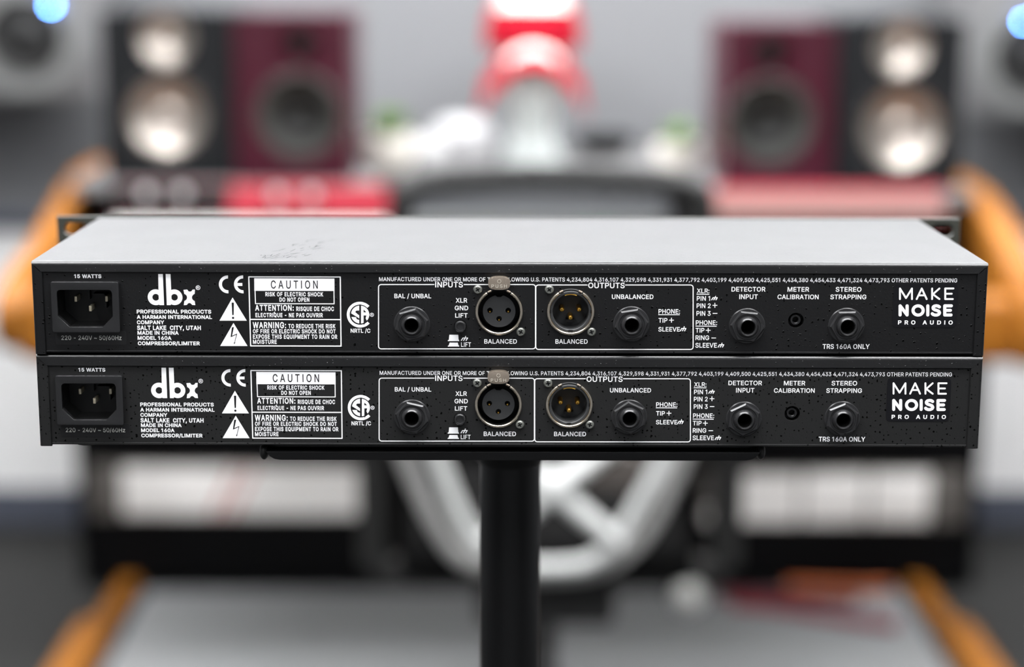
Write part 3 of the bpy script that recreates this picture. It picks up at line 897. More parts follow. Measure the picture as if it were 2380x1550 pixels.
    for sx in (-1, 1):
        for sy in (0.012, UD - 0.02):
            obj('foot', G().cyl((sx * (hw - 0.02), sy, 0), 0.006, FOOT - foot, FOOT, 'z', 20), RUBBER, root)
    # mains inlet
    bz = [iq(*p) for p in ((172, 108), (1520, 108), (1586, 1108), (238, 1118))]
    bx0, bx1 = (bz[0][0] + bz[3][0]) / 2, (bz[1][0] + bz[2][0]) / 2
    bz0, bz1 = (bz[2][1] + bz[3][1]) / 2, (bz[0][1] + bz[1][1]) / 2
    inl = obj('power_inlet', G().plate(rrect(bx0, bx1, bz0, bz1, 0.0008, 3), [op], PY - 0.0034, PY), PLASTIC, root, bev=0.0011, seg=4, smooth=40)
    cav = G()
    k = len(op)
    cav.add([(p[0], PY - 0.002, p[1]) for p in op] + [(p[0], PY + 0.012, p[1]) for p in op], [(i, (i + 1) % k, k + (i + 1) % k, k + i) for i in range(k)])
    cav.plate(op, [], PY + 0.012, PY + 0.012)
    rx, rz_ = iq(840, 270)
    cav.box(rx - 0.0006, rx + 0.0002, PY + 0.008, PY + 0.012, iq(0, 540)[1], iq(0, 268)[1])
    cav.box(iq(1150, 0)[0], iq(1190, 0)[0], PY + 0.006, PY + 0.012, iq(0, 700)[1], iq(0, 410)[1])
    cav.box(iq(920, 0)[0], iq(1190, 0)[0], PY + 0.006, PY + 0.012, iq(0, 440)[1], iq(0, 410)[1])
    obj('inlet_cavity', cav, PLASTIC_D, inl, smooth=0)
    for a, b in ((608, 508), (1228, 505), (903, 700)):
        x, z = iq(a, b)
        obj('pin', G().box(x - 0.00062, x + 0.00062, PY + 0.0045, PY + 0.0119, z - 0.0013, z + 0.0013, 0.0002), PIN, inl)
    # rating label under the inlet
    l0, l1 = L(129.8, 801), L(292.6, 769.5)
    lb = obj('rating_label', G().plate(rrect(l0[0], l1[0], l0[1], l1[1], 0.0008, 4), [], PY - 0.00012, PY), LABEL, root, smooth=0)
    kk = Ink(PY - 0.00016)
    kk.t('220 - 240V ~ 50/60Hz', 143, 282.7, 779.8, 789.8, 5)
    obj('label_lettering', kk.g, INK_GREY, lb, smooth=0)
    # sockets
    for p, a in zip(jx, nuts):
        hex_jack(root, p[0], p[1], R(a), PY)
    for (cx, cz), male in ((xf, 0), (xm, 1)):
        c = (cx, PY, cz)
        nm = 'output_socket' if male else 'input_socket'
        g = G().lathe([(0.0098, 0.013), (0.0098, -0.0002), (0.0103, -0.0003), (0.0108, 0.0), (0.0108, 0.0004)], c, 'y', 56)
        g.lathe([(0.0, 0.013), (0.0098, 0.013)], c, 'y', 56)
        g.f = [f for f in g.f if len(f) == 4]
        so = obj(nm, g, PLASTIC_D, root)
        path = [(cx + 0.01025 * math.sin(a), PY - 0.0007, cz + 0.01025 * math.cos(a)) for a in [R(32 + 296 * i / 60) for i in range(61)]]
        obj('metal_ring', G().tube(path, 0.00068, 14), NICKEL, so)
        for sg in (-1, 1):
            pa = [(cx + 0.0104 * math.sin(a), PY - 0.0006, cz + 0.0104 * math.cos(a)) for a in [R(sg * (20 + 9 * i / 6)) for i in range(7)]]
            obj('ring_clip', G().tube(pa, 0.0005, 10), NICKEL_M, so)
        if male:
            g = G().lathe([(0.0083, 0.010), (0.0083, -0.0002), (0.0086, -0.0005), (0.0094, -0.0005), (0.0097, -0.0002), (0.0097, 0.001)], c, 'y', 56)
            g.lathe([(0.0, 0.0095), (0.0084, 0.0095)], c, 'y', 56)
            g.f = [f for f in g.f if len(f) == 4]
            ins = obj('socket_insert', g, PLASTIC_G, so)
            g = G()
            for dx, dz, w, hh in ((-0.0093, 0.0002, 0.0007, 0.0016), (0.0093, 0.0002, 0.0007, 0.0016), (0, -0.0088, 0.002, 0.0007)):
                g.box(cx + dx - w / 2, cx + dx + w / 2, PY - 0.0006, PY + 0.002, cz + dz - hh / 2, cz + dz + hh / 2)
            g.box(cx - 0.002, cx + 0.002, PY + 0.006, PY + 0.0096, cz - 0.0062, cz - 0.0048)
            obj('keyway_notch', g, PLASTIC_D, so, smooth=0)
            for i, (dx, dz) in enumerate(((-0.0040, 0.0006), (0.0040, 0.0006), (0.0, -0.0032))):
                obj('contact_pin', G().lathe([(0.0002, 0.0016), (0.0007, 0.0017), (0.00105, 0.0021), (0.0012, 0.0027), (0.0012, 0.0095)], (cx + dx, PY, cz + dz), 'y', 20), GOLD, so)
            pa = [(cx + 0.0080 * math.sin(a), PY + 0.0002, cz + 0.0080 * math.cos(a)) for a in [R(-20 + 40 * i / 8) for i in range(9)]]
            obj('latch_edge', G().tube(pa, 0.00025, 8), GOLD, so)
        else:
            hs = [(-0.0042, 0.0003), (0.0042, 0.0003), (0.0, -0.0036)]
            face = circ((cx, cz), 0.0075, 52)
            face = [p if not (abs(p[0] - cx) < 0.0016 and p[1] > cz) else (p[0], cz + 0.0066) for p in face]
            g = G().plate(face, [circ((cx + a, cz + b), 0.0013, 20) for a, b in hs], PY + 0.0012, PY + 0.004)
            write(g, '2', cx - 0.0058, cx - 0.0050, cz - 0.0031, cz - 0.0018, PY + 0.00115, 4)
            write(g, '1', cx + 0.0052, cx + 0.0057, cz - 0.0028, cz - 0.0015, PY + 0.00115, 4)
            write(g, '3', cx - 0.0029, cx - 0.0021, cz - 0.0052, cz - 0.0039, PY + 0.00115, 4)
            write(g, 'NEUTRIK', cx - 0.0050, cx + 0.0050, cz + 0.0018, cz + 0.0026, PY + 0.00115, 4, 60)
            obj('socket_insert', g, PLASTIC_G, so, smooth=30, bev=0)
            for a, b in hs:
                obj('contact_sleeve', G().lathe([(0.0, 0.0018), (0.0003, 0.0018), (0.0005, 0.0021), (0.0005, 0.0039)], (cx + a, PY, cz + b - 0.00065), 'y', 16), GOLD, so)
            # release tab, a rounded tongue standing off the ring
            tx_, tz_ = L(1160.3, 655.6)
            out = []
            for i in range(48):
                a = 2 * PI * i / 48
                ca, sa = math.cos(a), math.sin(a)
                out.append((tx_ + 0.0050 * math.copysign(abs(ca) ** 0.72, ca), tz_ + (0.0031 if sa > 0 else 0.0029) * math.copysign(abs(sa) ** 0.72, sa)))
            tb = obj('push_tab', G().plate(out, [], PY - 0.0040, PY - 0.0004), NICKEL_M, so, bev=0.0009, seg=4, smooth=40)
            lt = write(G(), 'PUSH', tx_ - 0.0035, tx_ + 0.0035, tz_ - 0.0019, tz_ - 0.0004, PY - 0.00408, 4, 120)
            v, t = union_fill([turn(circ((tx_, tz_ + 0.0011), 0.0009, 24)), turn(circ((tx_, tz_ + 0.0011), 0.0007, 24), True)])
            lt.add([(a_, PY - 0.00408, b_) for a_, b_ in v], t)
            obj('tab_lettering', lt, TAB_INK, so, smooth=0)
    for p in scr:
        screw_head(root, p[0], p[1], PY, rnd.uniform(0, 1.5))
    g = G().lathe([(0.0, -0.0021), (0.00165, -0.0021), (0.0018, -0.0025), (0.0023, -0.0025), (0.00262, -0.0021), (0.00265, 0.002)], (bt[0], PY, bt[1]), 'y', 36)
    obj('ground_lift_button', g, NUT, root)
    c = (tp[0], PY, tp[1])
    g = G().lathe([(0.0036, 0.0), (0.0036, 0.006)], c, 'y', 36)
    g.f = [f for f in g.f if len(f) == 4]
    g.lathe([(0.0, 0.006), (0.0036, 0.006)], c, 'y', 36)
    tr = obj('calibration_trimmer', g, PLASTIC_D, root)
    g = G().lathe([(0.0013, 0.006), (0.0013, 0.0017), (0.0016, 0.0014), (0.0023, 0.0014), (0.0026, 0.0018), (0.0026, 0.006)], c, 'y', 32)
    obj('trimmer_dial', g, NUT, tr)
    # dealer's sticker
    m, pts, o, s = sticker
    cs = [m(*p) for p in pts]
    x0, x1 = (cs[0][0] + cs[3][0]) / 2, (cs[1][0] + cs[2][0]) / 2
    q0, q1 = (cs[2][1] + cs[3][1]) / 2, (cs[0][1] + cs[1][1]) / 2
    stk = obj('dealer_sticker', G().plate(rrect(x0, x1, q0, q1, 0.0021, 6), [], PY - 0.00014, PY), STICKER, root, smooth=0)
    obj('sticker_lettering', sticker_print(m, o, s, PY - 0.00018), INK, stk, smooth=0)
    return root


LO = Vector((-0.00026, 0.00052, TOP_Z - 0.04404 - UNIT_H - FOOT))
LO_RZ = -0.00433


def L2(px, py):
    """photograph -> (x, z) on the lower unit's rear panel"""
    p = at(px, py, LO.y + PY) - LO
    c, s = math.cos(LO_RZ), math.sin(LO_RZ)
    return (c * p.x + s * p.y, p.z)

# ------------------------------------------------------------------ the room
WALL_Y = 3.35
CEIL = 2.45
G_WALL = mat('grey_wall_paint', (112, 113, 115), 0.85, bump=(60, 0.1, 0.001))
G_WHITE = mat('white_lower_wall', (248, 247, 246), 0.7)
G_BASE = mat('slate_baseboard', (84, 88, 100), 0.6)
G_CEIL = mat('white_ceiling', (225, 225, 225), 0.9)
CARPET = mat('dark_grey_carpet', (34, 34, 33), 0.95, bump=(400, 0.6, 0.002))
RUG = mat('mid_grey_rug', (130, 131, 132), 0.95, bump=(300, 0.6, 0.002))
struct('floor', G().box(-2.6, 2.6, -2.4, WALL_Y + 0.1, -0.1, 0.0), CARPET, smooth=0)
struct('ceiling', G().box(-2.6, 2.6, -2.4, WALL_Y + 0.1, CEIL, CEIL + 0.1), G_CEIL, smooth=0)
struct('wall_back', G().box(-2.6, 2.6, WALL_Y, WALL_Y + 0.1, 0, CEIL), G_WALL, smooth=0)
struct('wall_left', G().box(-2.6, -2.5, -2.4, WALL_Y, 0, CEIL), G_WALL, smooth=0)
struct('wall_right', G().box(2.5, 2.6, -2.4, WALL_Y, 0, CEIL), G_WALL, smooth=0)
struct('wall_front', G().box(-2.5, 2.5, -2.4, -2.3, 0, CEIL), G_WALL, smooth=0)
struct('trim_1', G().box(-2.5, 2.5, WALL_Y - 0.012, WALL_Y, 0.09, 0.70), G_WHITE, smooth=0)
struct('trim_2', G().box(-2.5, 2.5, WALL_Y - 0.03, WALL_Y, 0.70, 0.735, 0.004), G_BASE, smooth=0)
struct('baseboard_back', G().box(-2.5, 2.5, WALL_Y - 0.02, WALL_Y, 0, 0.09, 0.003), G_BASE, smooth=0)
LAMP = mat('light_panel_diffuser', (255, 252, 247), 0.6)
for i, (x, y, w, d, e) in enumerate(PANELS):
    t = thing('ceiling_light', ['wide ceiling light panel over the desk', 'added fill light panel before the desk, on the knobbed red unit side', 'added fill light panel before the desk, on the knobless red unit side',
                                'ceiling light panel behind the viewer, on the power inlet side of the compressors', 'ceiling light panel behind the viewer, on the sticker side of the compressors', 'narrow ceiling light panel right above the two compressors'][i], 'ceiling light', (x, y, CEIL), 0, 'ceiling light panels')
    m = mat('lit_diffuser_%d' % i, (255, 252, 247), 0.6, emit=((252, 253, 255), e))
    g = G().plate([(-w / 2, -d / 2), (w / 2, -d / 2), (w / 2, d / 2), (-w / 2, d / 2)], [[(-w / 2 + .03, -d / 2 + .03), (w / 2 - .03, -d / 2 + .03), (w / 2 - .03, d / 2 - .03), (-w / 2 + .03, d / 2 - .03)]], -0.06, 0, 'xy')
    obj('light_frame', g, G_CEIL, t, smooth=0)
    obj('diffuser', G().box(-w / 2 + .03, w / 2 - .03, -d / 2 + .03, d / 2 - .03, -0.05, -0.03), m, t, smooth=0)

XL_IN, XR_IN = -0.745, 0.835
rug = obj('rug', G().box(XL_IN, XR_IN, 1.2, 2.86, 0.0, 0.008, 0.003), RUG, smooth=0)
tag(rug, 'mid grey flat rug lying on the floor under the desk and chair', 'rug')

# ------------------------------------------------------------------ the two compressors and their stand
ST1 = (L, [(2077.5, 659.3), (2226.5, 659.3), (2222.5, 761), (2072.5, 761)], (1880, 600), 5.409)
ST2 = (L2, [(2061.5, 877), (2209, 877), (2206, 978), (2058.5, 978)], (1866.4, 819.9), 5.463)
build_unit('rack_compressor', 'black rack compressor stacked on top, its cover catching the light', (0, 0, BASE_Z), 0.0, (14.0, 21.0, 35.7, 28.7), PAINT, ST1, 3, True, 0.0005, 0.0009)
build_unit('rack_compressor', 'black speckled rack compressor underneath, resting on the stand tray', tuple(LO), LO_RZ, (43.0, -4.8, 4.0, 7.0), PAINT2, ST2, 9, False, 0.0010)

tray_z = LO.z
st = thing('equipment_stand', 'black pole stand whose narrow tray carries both rack compressors', 'stand', (0, 0.09, 0))
tl, trr = at(618, 1050, 0.004), at(1767, 1052, 0.004)
zt, zb = tray_z - 0.0004, at(1190, 1074, 0.0).z
dy = -0.09
tray = G().box(tl.x, trr.x, 0.012 + dy, 0.20 + dy, zt - 0.003, zt, 0.0008)
obj('tray', tray, STEEL_B, st)
lip_poly = []
hgt = zt - 0.0012 - zb
out = [(tl.x, zt - 0.0012), (trr.x, zt - 0.0012)] + [(trr.x - 0.0065 + 0.0065 * math.cos(a), zb + 0.0058 - 0.0058 * math.sin(a)) for a in (0, .4, .8, 1.2, 1.57)] + \
      [(tl.x + 0.0065 - 0.0065 * math.sin(a), zb + 0.0058 - 0.0058 * math.cos(a)) for a in (0, .4, .8, 1.2, 1.57)]
lip = G().plate(out, [], 0.003 + dy, 0.013 + dy)
obj('tray_lip', lip, STEEL_B, st, bev=0.0016, seg=3, smooth=40)
for px in (613, 1769):
    p = at(px, 1051, 0.006)
    g = G().ball((p.x, 0.008 + dy, p.z), 0.0035, 16, 12, 0.62, 1.2, 1.15)
    obj('end_stop', g, RUBBER, st)
pr = 0.0157
pc = at(1185, 1300, 0.09).x
obj('pole', G().lathe([(pr, 0.05), (pr, tray_z - 0.02)], (pc, 0, 0), 'z', 48), STEEL_B, st)
obj('pole_collar', G().lathe([(pr + 0.0005, tray_z - 0.030), (pr + 0.001, tray_z - 0.029), (pr + 0.001, tray_z - 0.012), (pr + 0.012, tray_z - 0.0034)], (pc, 0, 0), 'z', 48), STEEL_B, st)
for i in range(3):
    a = R(90 + 120 * i)
    obj('leg', G().tube([(pc, 0, 0.16), (pc + 0.2 * math.cos(a), 0.2 * math.sin(a), 0.05), (pc + 0.32 * math.cos(a), 0.32 * math.sin(a), 0.012)], 0.012, 12), STEEL_B, st)

# ------------------------------------------------------------------ studio desk
WOOD = wood_mat('honey_oak', (118, 68, 16), (164, 106, 34))
BLK = mat('black_desk_laminate', (5, 5, 6), 0.65, spec=0.12)
GREYTOP = mat('grey_desk_laminate', (120, 119, 119), 0.42)
desk = thing('studio_desk', 'black studio desk with honey wood arms and rack bays', 'desk', (0, 2.6, 0))
D = 2.6                                 # local y = world y - D


def dpart(name, g, m, **k):
    g.v = [(a, b - D, c) for a, b, c in g.v]
    return obj(name, g, m, desk, **k)


XL, XR = -0.80, 0.835
arm = [(2.96, .900), (2.80, .897), (2.68, .878), (2.56, .845), (2.42, .806), (2.28, .785), (2.20, .765), (2.165, .735), (2.165, .695), (2.19, .665), (2.25, .648), (2.33, .645), (2.42, .668), (2.55, .725), (2.70, .765), (2.83, .786), (2.96, .80)]
dpart('wooden_arm', G().plate(arm, [], XL - 0.045, XL, 'yz'), WOOD, bev=0.012, seg=3, smooth=50)
arm2 = [(2.72, .905), (2.60, .905), (2.48, .895), (2.36, .868), (2.26, .835), (2.18, .80), (2.10, .785), (2.04, .77), (2.02, .72), (2.04, .67), (2.10, .655), (2.30, .645), (2.42, .668), (2.50, .725), (2.58, .78), (2.72, .80)]
dpart('wooden_arm', G().plate(arm2, [], XR, XR + 0.055, 'yz'), WOOD, bev=0.012, seg=3, smooth=50)
dpart('front_rail', G().box(XL + 0.005, XR + 0.10, 2.12, 2.21, .655, .765, 0.02, 3), WOOD, smooth=50)
for xf_, yn in ((-0.783, 2.12), (0.872, 2.10)):
    g = G().plate([(2.93, 0.0), (2.93, .03), (2.56, .036), (2.56, 0.0)], [], xf_ - 0.021, xf_ + 0.021, 'yz')
    g.plate([(2.58, 0.0), (2.58, .05), (2.50, .062), (yn + .08, .062), (yn, .045), (yn, 0.0)], [], xf_ - 0.031, xf_ + 0.031, 'yz')
    dpart('wooden_foot', g, WOOD, bev=0.008, seg=2, smooth=50)
BF = 2.88                               # front of the lower bays
BXL, BXR = at(182, 1180, BF).x, at(2272, 1180, BF).x
KXL, KXR = at(850, 1180, BF).x, at(1628, 1180, BF).x
for x0, x1 in ((BXL, BXL + 0.022), (KXL, KXL + 0.022), (KXR - 0.022, KXR), (BXR - 0.022, BXR)):
    dpart('side_panel', G().box(x0, x1, BF, 3.20, 0.012, 0.70, 0.002), BLK)
dpart('back_panel', G().box(BXL + 0.022, BXR - 0.022, 3.185, 3.20, 0.015, 0.70), BLK)
WZ0, WZ1 = at(500, 1202, BF).z, at(500, 1078, BF).z
WR0, WR1 = at(2000, 1220, BF).z, at(2000, 1092, BF).z
for x0, x1, w0, w1 in ((BXL + 0.022, KXL, WZ0, WZ1), (KXR, BXR - 0.022, WR0, WR1)):
    dpart('bay_floor', G().box(x0, x1, BF, 3.185, 0.015, 0.035), BLK)
    dpart('bay_blank_panel', G().box(x0, x1, BF + 0.008, BF + 0.02, 0.035, w0 - 0.002), BLK)
    dpart('bay_top', G().box(x0, x1, BF, 3.185, w1 + 0.004, 0.69), BLK)
dpart('knee_panel', G().box(KXL + 0.022, KXR - 0.022, BF + 0.2, BF + 0.215, 0.015, 0.70), BLK)
for x0, x1, y0 in ((XL + .01, -0.225, 2.66), (0.335, XR - .01, 2.53)):
    dpart('upper_bay', G().box(x0, x1, y0, 2.92, 0.729, 0.877), BLK)
dpart('desk_top', G().box(XL + 0.002, XR - 0.002, 2.52, 3.20, 0.70, 0.728, 0.003), BLK)
shelf = [(XL, 3.16), (XL, 2.565), (-0.235, 2.55), (-0.235, 2.74), (0.33, 2.70), (0.33, 2.44), (XR, 2.42), (XR, 3.16)]
dpart('upper_shelf', G().plate(shelf, [], 0.878, 0.90, 'xy'), GREYTOP, bev=0.003)

# ------------------------------------------------------------------ rack gear in the desk
RED = mat('red_anodised_face', (122, 6, 28), 0.5, spec=0.2)
RED_SHEEN = mat('red_face_sheen', (114, 80, 74), 0.5)  # ceiling light reflected on a red face, put into the colour
ALU = mat('aluminium_knob', (205, 205, 205), 0.3, metal=0.85)
SILVER = mat('silver_face', (176, 176, 172), 0.4, metal=0.3)
CREAM = mat('cream_white_face', (245, 242, 238), 0.5)
DARKEAR = mat('dull_grey_rack_ear', (92, 88, 84), 0.5)
BLUELED = mat('blue_power_led', (120, 175, 255), 0.4, emit=((90, 150, 255), 130))


def tilted(rect_w, lift, tilt, x, y, z):
    """matrix for a face leaning back by tilt, its lower front edge at x, y, z"""
    return Matrix.Translation((x, y, z)) @ Matrix.Rotation(tilt, 4, 'X')


def sloped_unit(name, label, x0, x1, y, z, tilt, hgt, face, knobs, group, strip=None, top=0.95):
    root = thing(name, label, 'rack unit', ((x0 + x1) / 2, y, z), 0, group)
    root.rotation_euler = (tilt, 0, 0)
    w = x1 - x0
    obj('faceplate', G().box(-w / 2, w / 2, 0, 0.004, 0, hgt, 0.001), face, root)
    obj('chassis', G().box(-w / 2 + 0.02, w / 2 - 0.02, 0.004, 0.04, 0.002, hgt - 0.002), BLK, root)
    if strip:
        obj('face_overlay', G().box(-w / 2 + strip[0] * w, -w / 2 + strip[1] * w, -0.0015, 0.0, 0.004, hgt * top), strip[2], root)  # black panel on one unit, painted ceiling sheen on the other
    for kx, kz, r in knobs:
        ko = obj('knob', G().lathe([(r, -0.0015), (r * 0.95, -0.016), (r * 0.85, -0.018), (0.0, -0.018)], (-w / 2 + kx * w, 0, kz), 'y', 28), ALU, root)
    return root


def row(n, z, r, a=0.1, b=0.9):
    return [(a + (b - a) * i / (n - 1), z, r) for i in range(n)]


TL_ = R(-38)
a, b = at(262, 505, 2.43), at(898, 505, 2.43)
sloped_unit('red_rack_unit', 'red rack unit with silver knobs and a black left half', a.x, b.x, 2.43, a.z, TL_, 0.069, RED,
            [(0.12, 0.042, .011), (0.25, 0.042, .011), (0.60, 0.040, .011), (0.725, 0.040, .011)], 'red rack units in the desk', (0.0, 0.42, BLK))
sloped_unit('silver_rack_unit', 'silver rack unit with small knobs right below the red unit with silver knobs', a.x, b.x, 2.40, a.z - 0.04, TL_, 0.044, SILVER, row(8, 0.022, .007), 'silver rack units in the desk')
a, b = at(1664, 504, 2.35), at(2200, 504, 2.35)
sloped_unit('red_rack_unit', 'red rack unit with ceiling sheen coloured onto its face and no knobs', a.x, b.x, 2.35, a.z, TL_, 0.064, RED, [], 'red rack units in the desk', (0.0, 1.0, RED_SHEEN), 0.74)


def cream_unit(name, label, x0, x1, y, z, hgt, parts):
    root = thing(name, label, 'rack unit', ((x0 + x1) / 2, y, z), 0, 'white rack units in the lower bays')
    w = x1 - x0
    obj('faceplate', G().box(-w / 2, w / 2, 0, 0.004, 0, hgt, 0.001), DARKEAR, root)
    obj('chassis', G().box(-w / 2 + 0.012, w / 2 - 0.012, 0.004, 0.25, 0.003, hgt - 0.003), BLK, root)
    for u0, u1 in parts:
        obj('white_face_panel', G().box(-w / 2 + u0 * w, -w / 2 + u1 * w, -0.006, 0.0, 0.006, hgt - 0.006, 0.003), CREAM, root)
    return root, w


BAY_F = BF - 0.004
u, w = cream_unit('white_rack_unit', 'white fronted rack unit with faint red diagonal stripes in the lower bay', BXL + 0.026, KXL - 0.003, BAY_F, WZ0, WZ1 - WZ0, [(0.12, 0.98)])
RS = mat('faint_red_stripe', (206, 140, 134), 0.5)
g = G()
for k in (0.44, 0.50):
    x = -w / 2 + k * w
    g.plate([(x, 0.008), (x + 0.012, 0.008), (x + 0.06, WZ1 - WZ0 - .008), (x + 0.048, WZ1 - WZ0 - .008)], [], -0.0066, -0.006)
obj('red_stripe', g, RS, u, smooth=0)
u, w = cream_unit('white_rack_unit', 'white fronted rack unit in sections with a small pale knob at its end', KXR + 0.003, BXR - 0.026, BAY_F, WR0, WR1 - WR0, [(0.145, 0.365), (0.38, 0.62), (0.635, 0.86)])
p = at(1662, 1196, BF)
o = obj('pale_knob', G().lathe([(0.0, -0.036), (0.018, -0.034), (0.024, -0.024), (0.024, 0.0)], (0, 0, 0), 'y', 24), CREAM, u)
o.location = (p.x - u.location.x, -0.001, p.z - u.location.z)

# ------------------------------------------------------------------ near-field speakers
SPK_B = mat('black_speaker_cabinet', (18, 20, 23), 0.55, spec=0.3)
SPK_R = mat('burgundy_speaker_cabinet', (66, 16, 33), 0.34, spec=0.5)
CONE_W = mat('pale_metal_cone', (176, 168, 160), 0.42, metal=0.92)
CONE_D = mat('charcoal_cone', (17, 17, 15), 0.55)
RING_G = mat('grey_driver_ring', (84, 84, 81), 0.42, metal=0.3)
SURR = mat('dark_grey_surround', (48, 47, 46), 0.6)
GREYCAB = mat('grey_monitor_cabinet', (112, 112, 113), 0.6)


def cone(c, r, depth, dust):
    """concave cone with a domed centre, seen from -y"""
    pr = [(r, 0.0), (r * 0.98, 0.002)] + [(r * (1 - 0.62 * t), 0.002 + depth * t ** 0.85) for t in (0.2, 0.4, 0.6, 0.8, 1.0)]
    rr = r * 0.38
    pr += [(rr * math.cos(a), 0.002 + depth - dust * math.sin(a)) for a in (0.2, 0.5, 0.8, 1.1, 1.35, 1.57)]
    return G().lathe(pr, c, 'y', 48)


def white_speaker(label, x0, x1, y, z0, z1, tw, wo, toe, tr=0.050, wr=0.070):
    root = thing('studio_speaker', label, 'speaker', ((x0 + x1) / 2, y, z0), toe, 'black speakers with white cones')
    w, h = x1 - x0, z1 - z0
    bd = G().plate(rrect(-w / 2, w / 2, 0.0, h, 0.01), [circ(tw, tr, 44), circ(wo, wr * 1.02, 48)], 0, 0.02)
    bd.box(-w / 2, w / 2, 0.06, 0.30, 0.0, h, 0.008)
    bd.plate(rrect(-w / 2, w / 2, 0.0, h, 0.01), [rrect(-w / 2 + .012, w / 2 - .012, 0.012, h - .012, 0.01)], 0.02, 0.065)
    obj('cabinet', bd, SPK_B, root, smooth=30)
    obj('tweeter_horn', G().lathe([(tr, -0.001), (tr * 0.97, 0.001), (tr * 0.8, 0.006), (tr * 0.55, 0.012), (tr * 0.32, 0.016), (tr * 0.30, 0.014), (tr * 0.2, 0.009), (0.0, 0.007)], (tw[0], 0, tw[1]), 'y', 48), CONE_W, root)
    wf = obj('woofer_surround', G().lathe([(wr * 1.2, 0.0), (wr * 1.14, -0.004), (wr * 1.07, -0.004), (wr, 0.004)], (wo[0], 0, wo[1]), 'y', 52), SURR, root)
    obj('woofer_cone', cone((wo[0], 0.003, wo[1]), wr, 0.015, 0.008), CONE_W, root)
    return root


def red_speaker(label, x0, x1, y, z0, z1, tw, wo, toe, wr=0.079):
    root = thing('studio_speaker', label, 'speaker', ((x0 + x1) / 2, y, z0), toe, 'burgundy speakers')
    w, h = x1 - x0, z1 - z0
    bd = G().plate(rrect(-w / 2, w / 2, 0.0, h, 0.004), [circ(tw, 0.040, 40), circ(wo, wr, 48)], 0, 0.02)
    bd.box(-w / 2, w / 2, 0.06, 0.28, 0.0, h, 0.004)
    bd.plate(rrect(-w / 2, w / 2, 0.0, h, 0.004), [rrect(-w / 2 + .012, w / 2 - .012, 0.012, h - .012, 0.004)], 0.02, 0.065)
    obj('cabinet', bd, SPK_R, root, smooth=30)
    obj('tweeter_horn', G().lathe([(0.0405, -0.001), (0.036, 0.004), (0.031, 0.014), (0.025, 0.022), (0.021, 0.03)], (tw[0], 0, tw[1]), 'y', 44), SPK_R, root)
    obj('tweeter_dome', G().lathe([(0.0215, 0.030), (0.016, 0.025), (0.009, 0.022), (0.0, 0.021)], (tw[0], 0, tw[1]), 'y', 28), CONE_D, root)
    obj('woofer_ring', G().lathe([(wr, -0.002), (wr * 0.95, -0.004), (wr * 0.80, 0.012), (wr * 0.66, 0.022)], (wo[0], 0, wo[1]), 'y', 52), RING_G, root)
    obj('woofer_cone', cone((wo[0], 0.018, wo[1]), wr * 0.67, 0.016, 0.012), CONE_D, root)
    return root


SH = 0.9005


def spk(fn, label, pxl, pxr, pyb, pyt, Y, tw, wo, toe, **k):
    a, b, t = at(pxl, pyb, Y), at(pxr, pyb, Y), at((pxl + pxr) / 2, pyt, Y)
    cx = (a.x + b.x) / 2
    f = lambda q: (at(q[0], q[1], Y).x - cx, at(q[0], q[1], Y).z - SH)
    return fn(label, a.x, b.x, Y, SH, t.z, f(tw), f(wo), toe, **k)


spk(white_speaker, 'black speaker with white cones beside the burgundy one with red knobbed gear below', 247, 547, 425, 28, 2.58, (385, 88), (388, 272), 0.0)
spk(red_speaker, 'burgundy speaker above the red rack unit with silver knobs', 552, 818, 420, 33, 2.56, (695, 110), (695, 268), 0.0)
spk(red_speaker, 'burgundy speaker above the red rack unit without knobs', 1677, 1934, 432, 57, 2.50, (1795, 132), (1790, 282), 0.0)
spk(white_speaker, 'black speaker with white cones standing above the red rack unit without knobs', 1942, 2226, 445, 47, 2.47, (2095, 112), (2098, 300), 0.0)


def main_monitor(label, px, py, led, Y, side):
    c = at(px, py, Y)
    root = thing('wall_monitor', label, 'speaker', (c.x, Y, c.z - 0.13), 0, 'grey wall monitors')
    x0, x1 = (-0.30, 0.135) if side < 0 else (-0.135, 0.30)
    obj('cabinet', G().box(x0, x1, 0.0, 0.26, 0.0, 0.52, 0.01), GREYCAB, root)
    obj('driver_ring', G().lathe([(0.125, 0.0), (0.12, -0.004), (0.11, -0.004), (0.085, -0.001), (0.078, -0.003)], (0, 0, 0.13), 'y', 48), mat('light_grey_ring', (106, 107, 106), 0.55), root)
    obj('driver_cone', G().lathe([(0.078, -0.004), (0.072, -0.006), (0.066, -0.003), (0.04, -0.001), (0.034, -0.002), (0.02, -0.012), (0.0, -0.015)], (0, 0, 0.13), 'y', 44), mat('black_driver', (20, 20, 20), 0.5), root)
    l = at(led[0], led[1], Y)
    obj('power_led', G().lathe([(0.0038, 0.001), (0.0038, -0.010), (0.0034, -0.0115), (0.0, -0.012)], (l.x - c.x, 0, l.z - c.z + 0.13), 'y', 16), BLUELED, root)
    obj('wall_bracket', G().box(-0.06, 0.06, 0.26, WALL_Y - Y - 0.0005, 0.06, 0.22), BLK, root)
    return root


main_monitor('grey wall monitor with blue light, beyond the black speaker over knobbed gear', 58, 82, (120, 12), 2.98, -1)
main_monitor('grey wall monitor with blue light, beyond the black speaker over the knobless red unit', 2402, 128, (2378, 50), 2.98, 1)

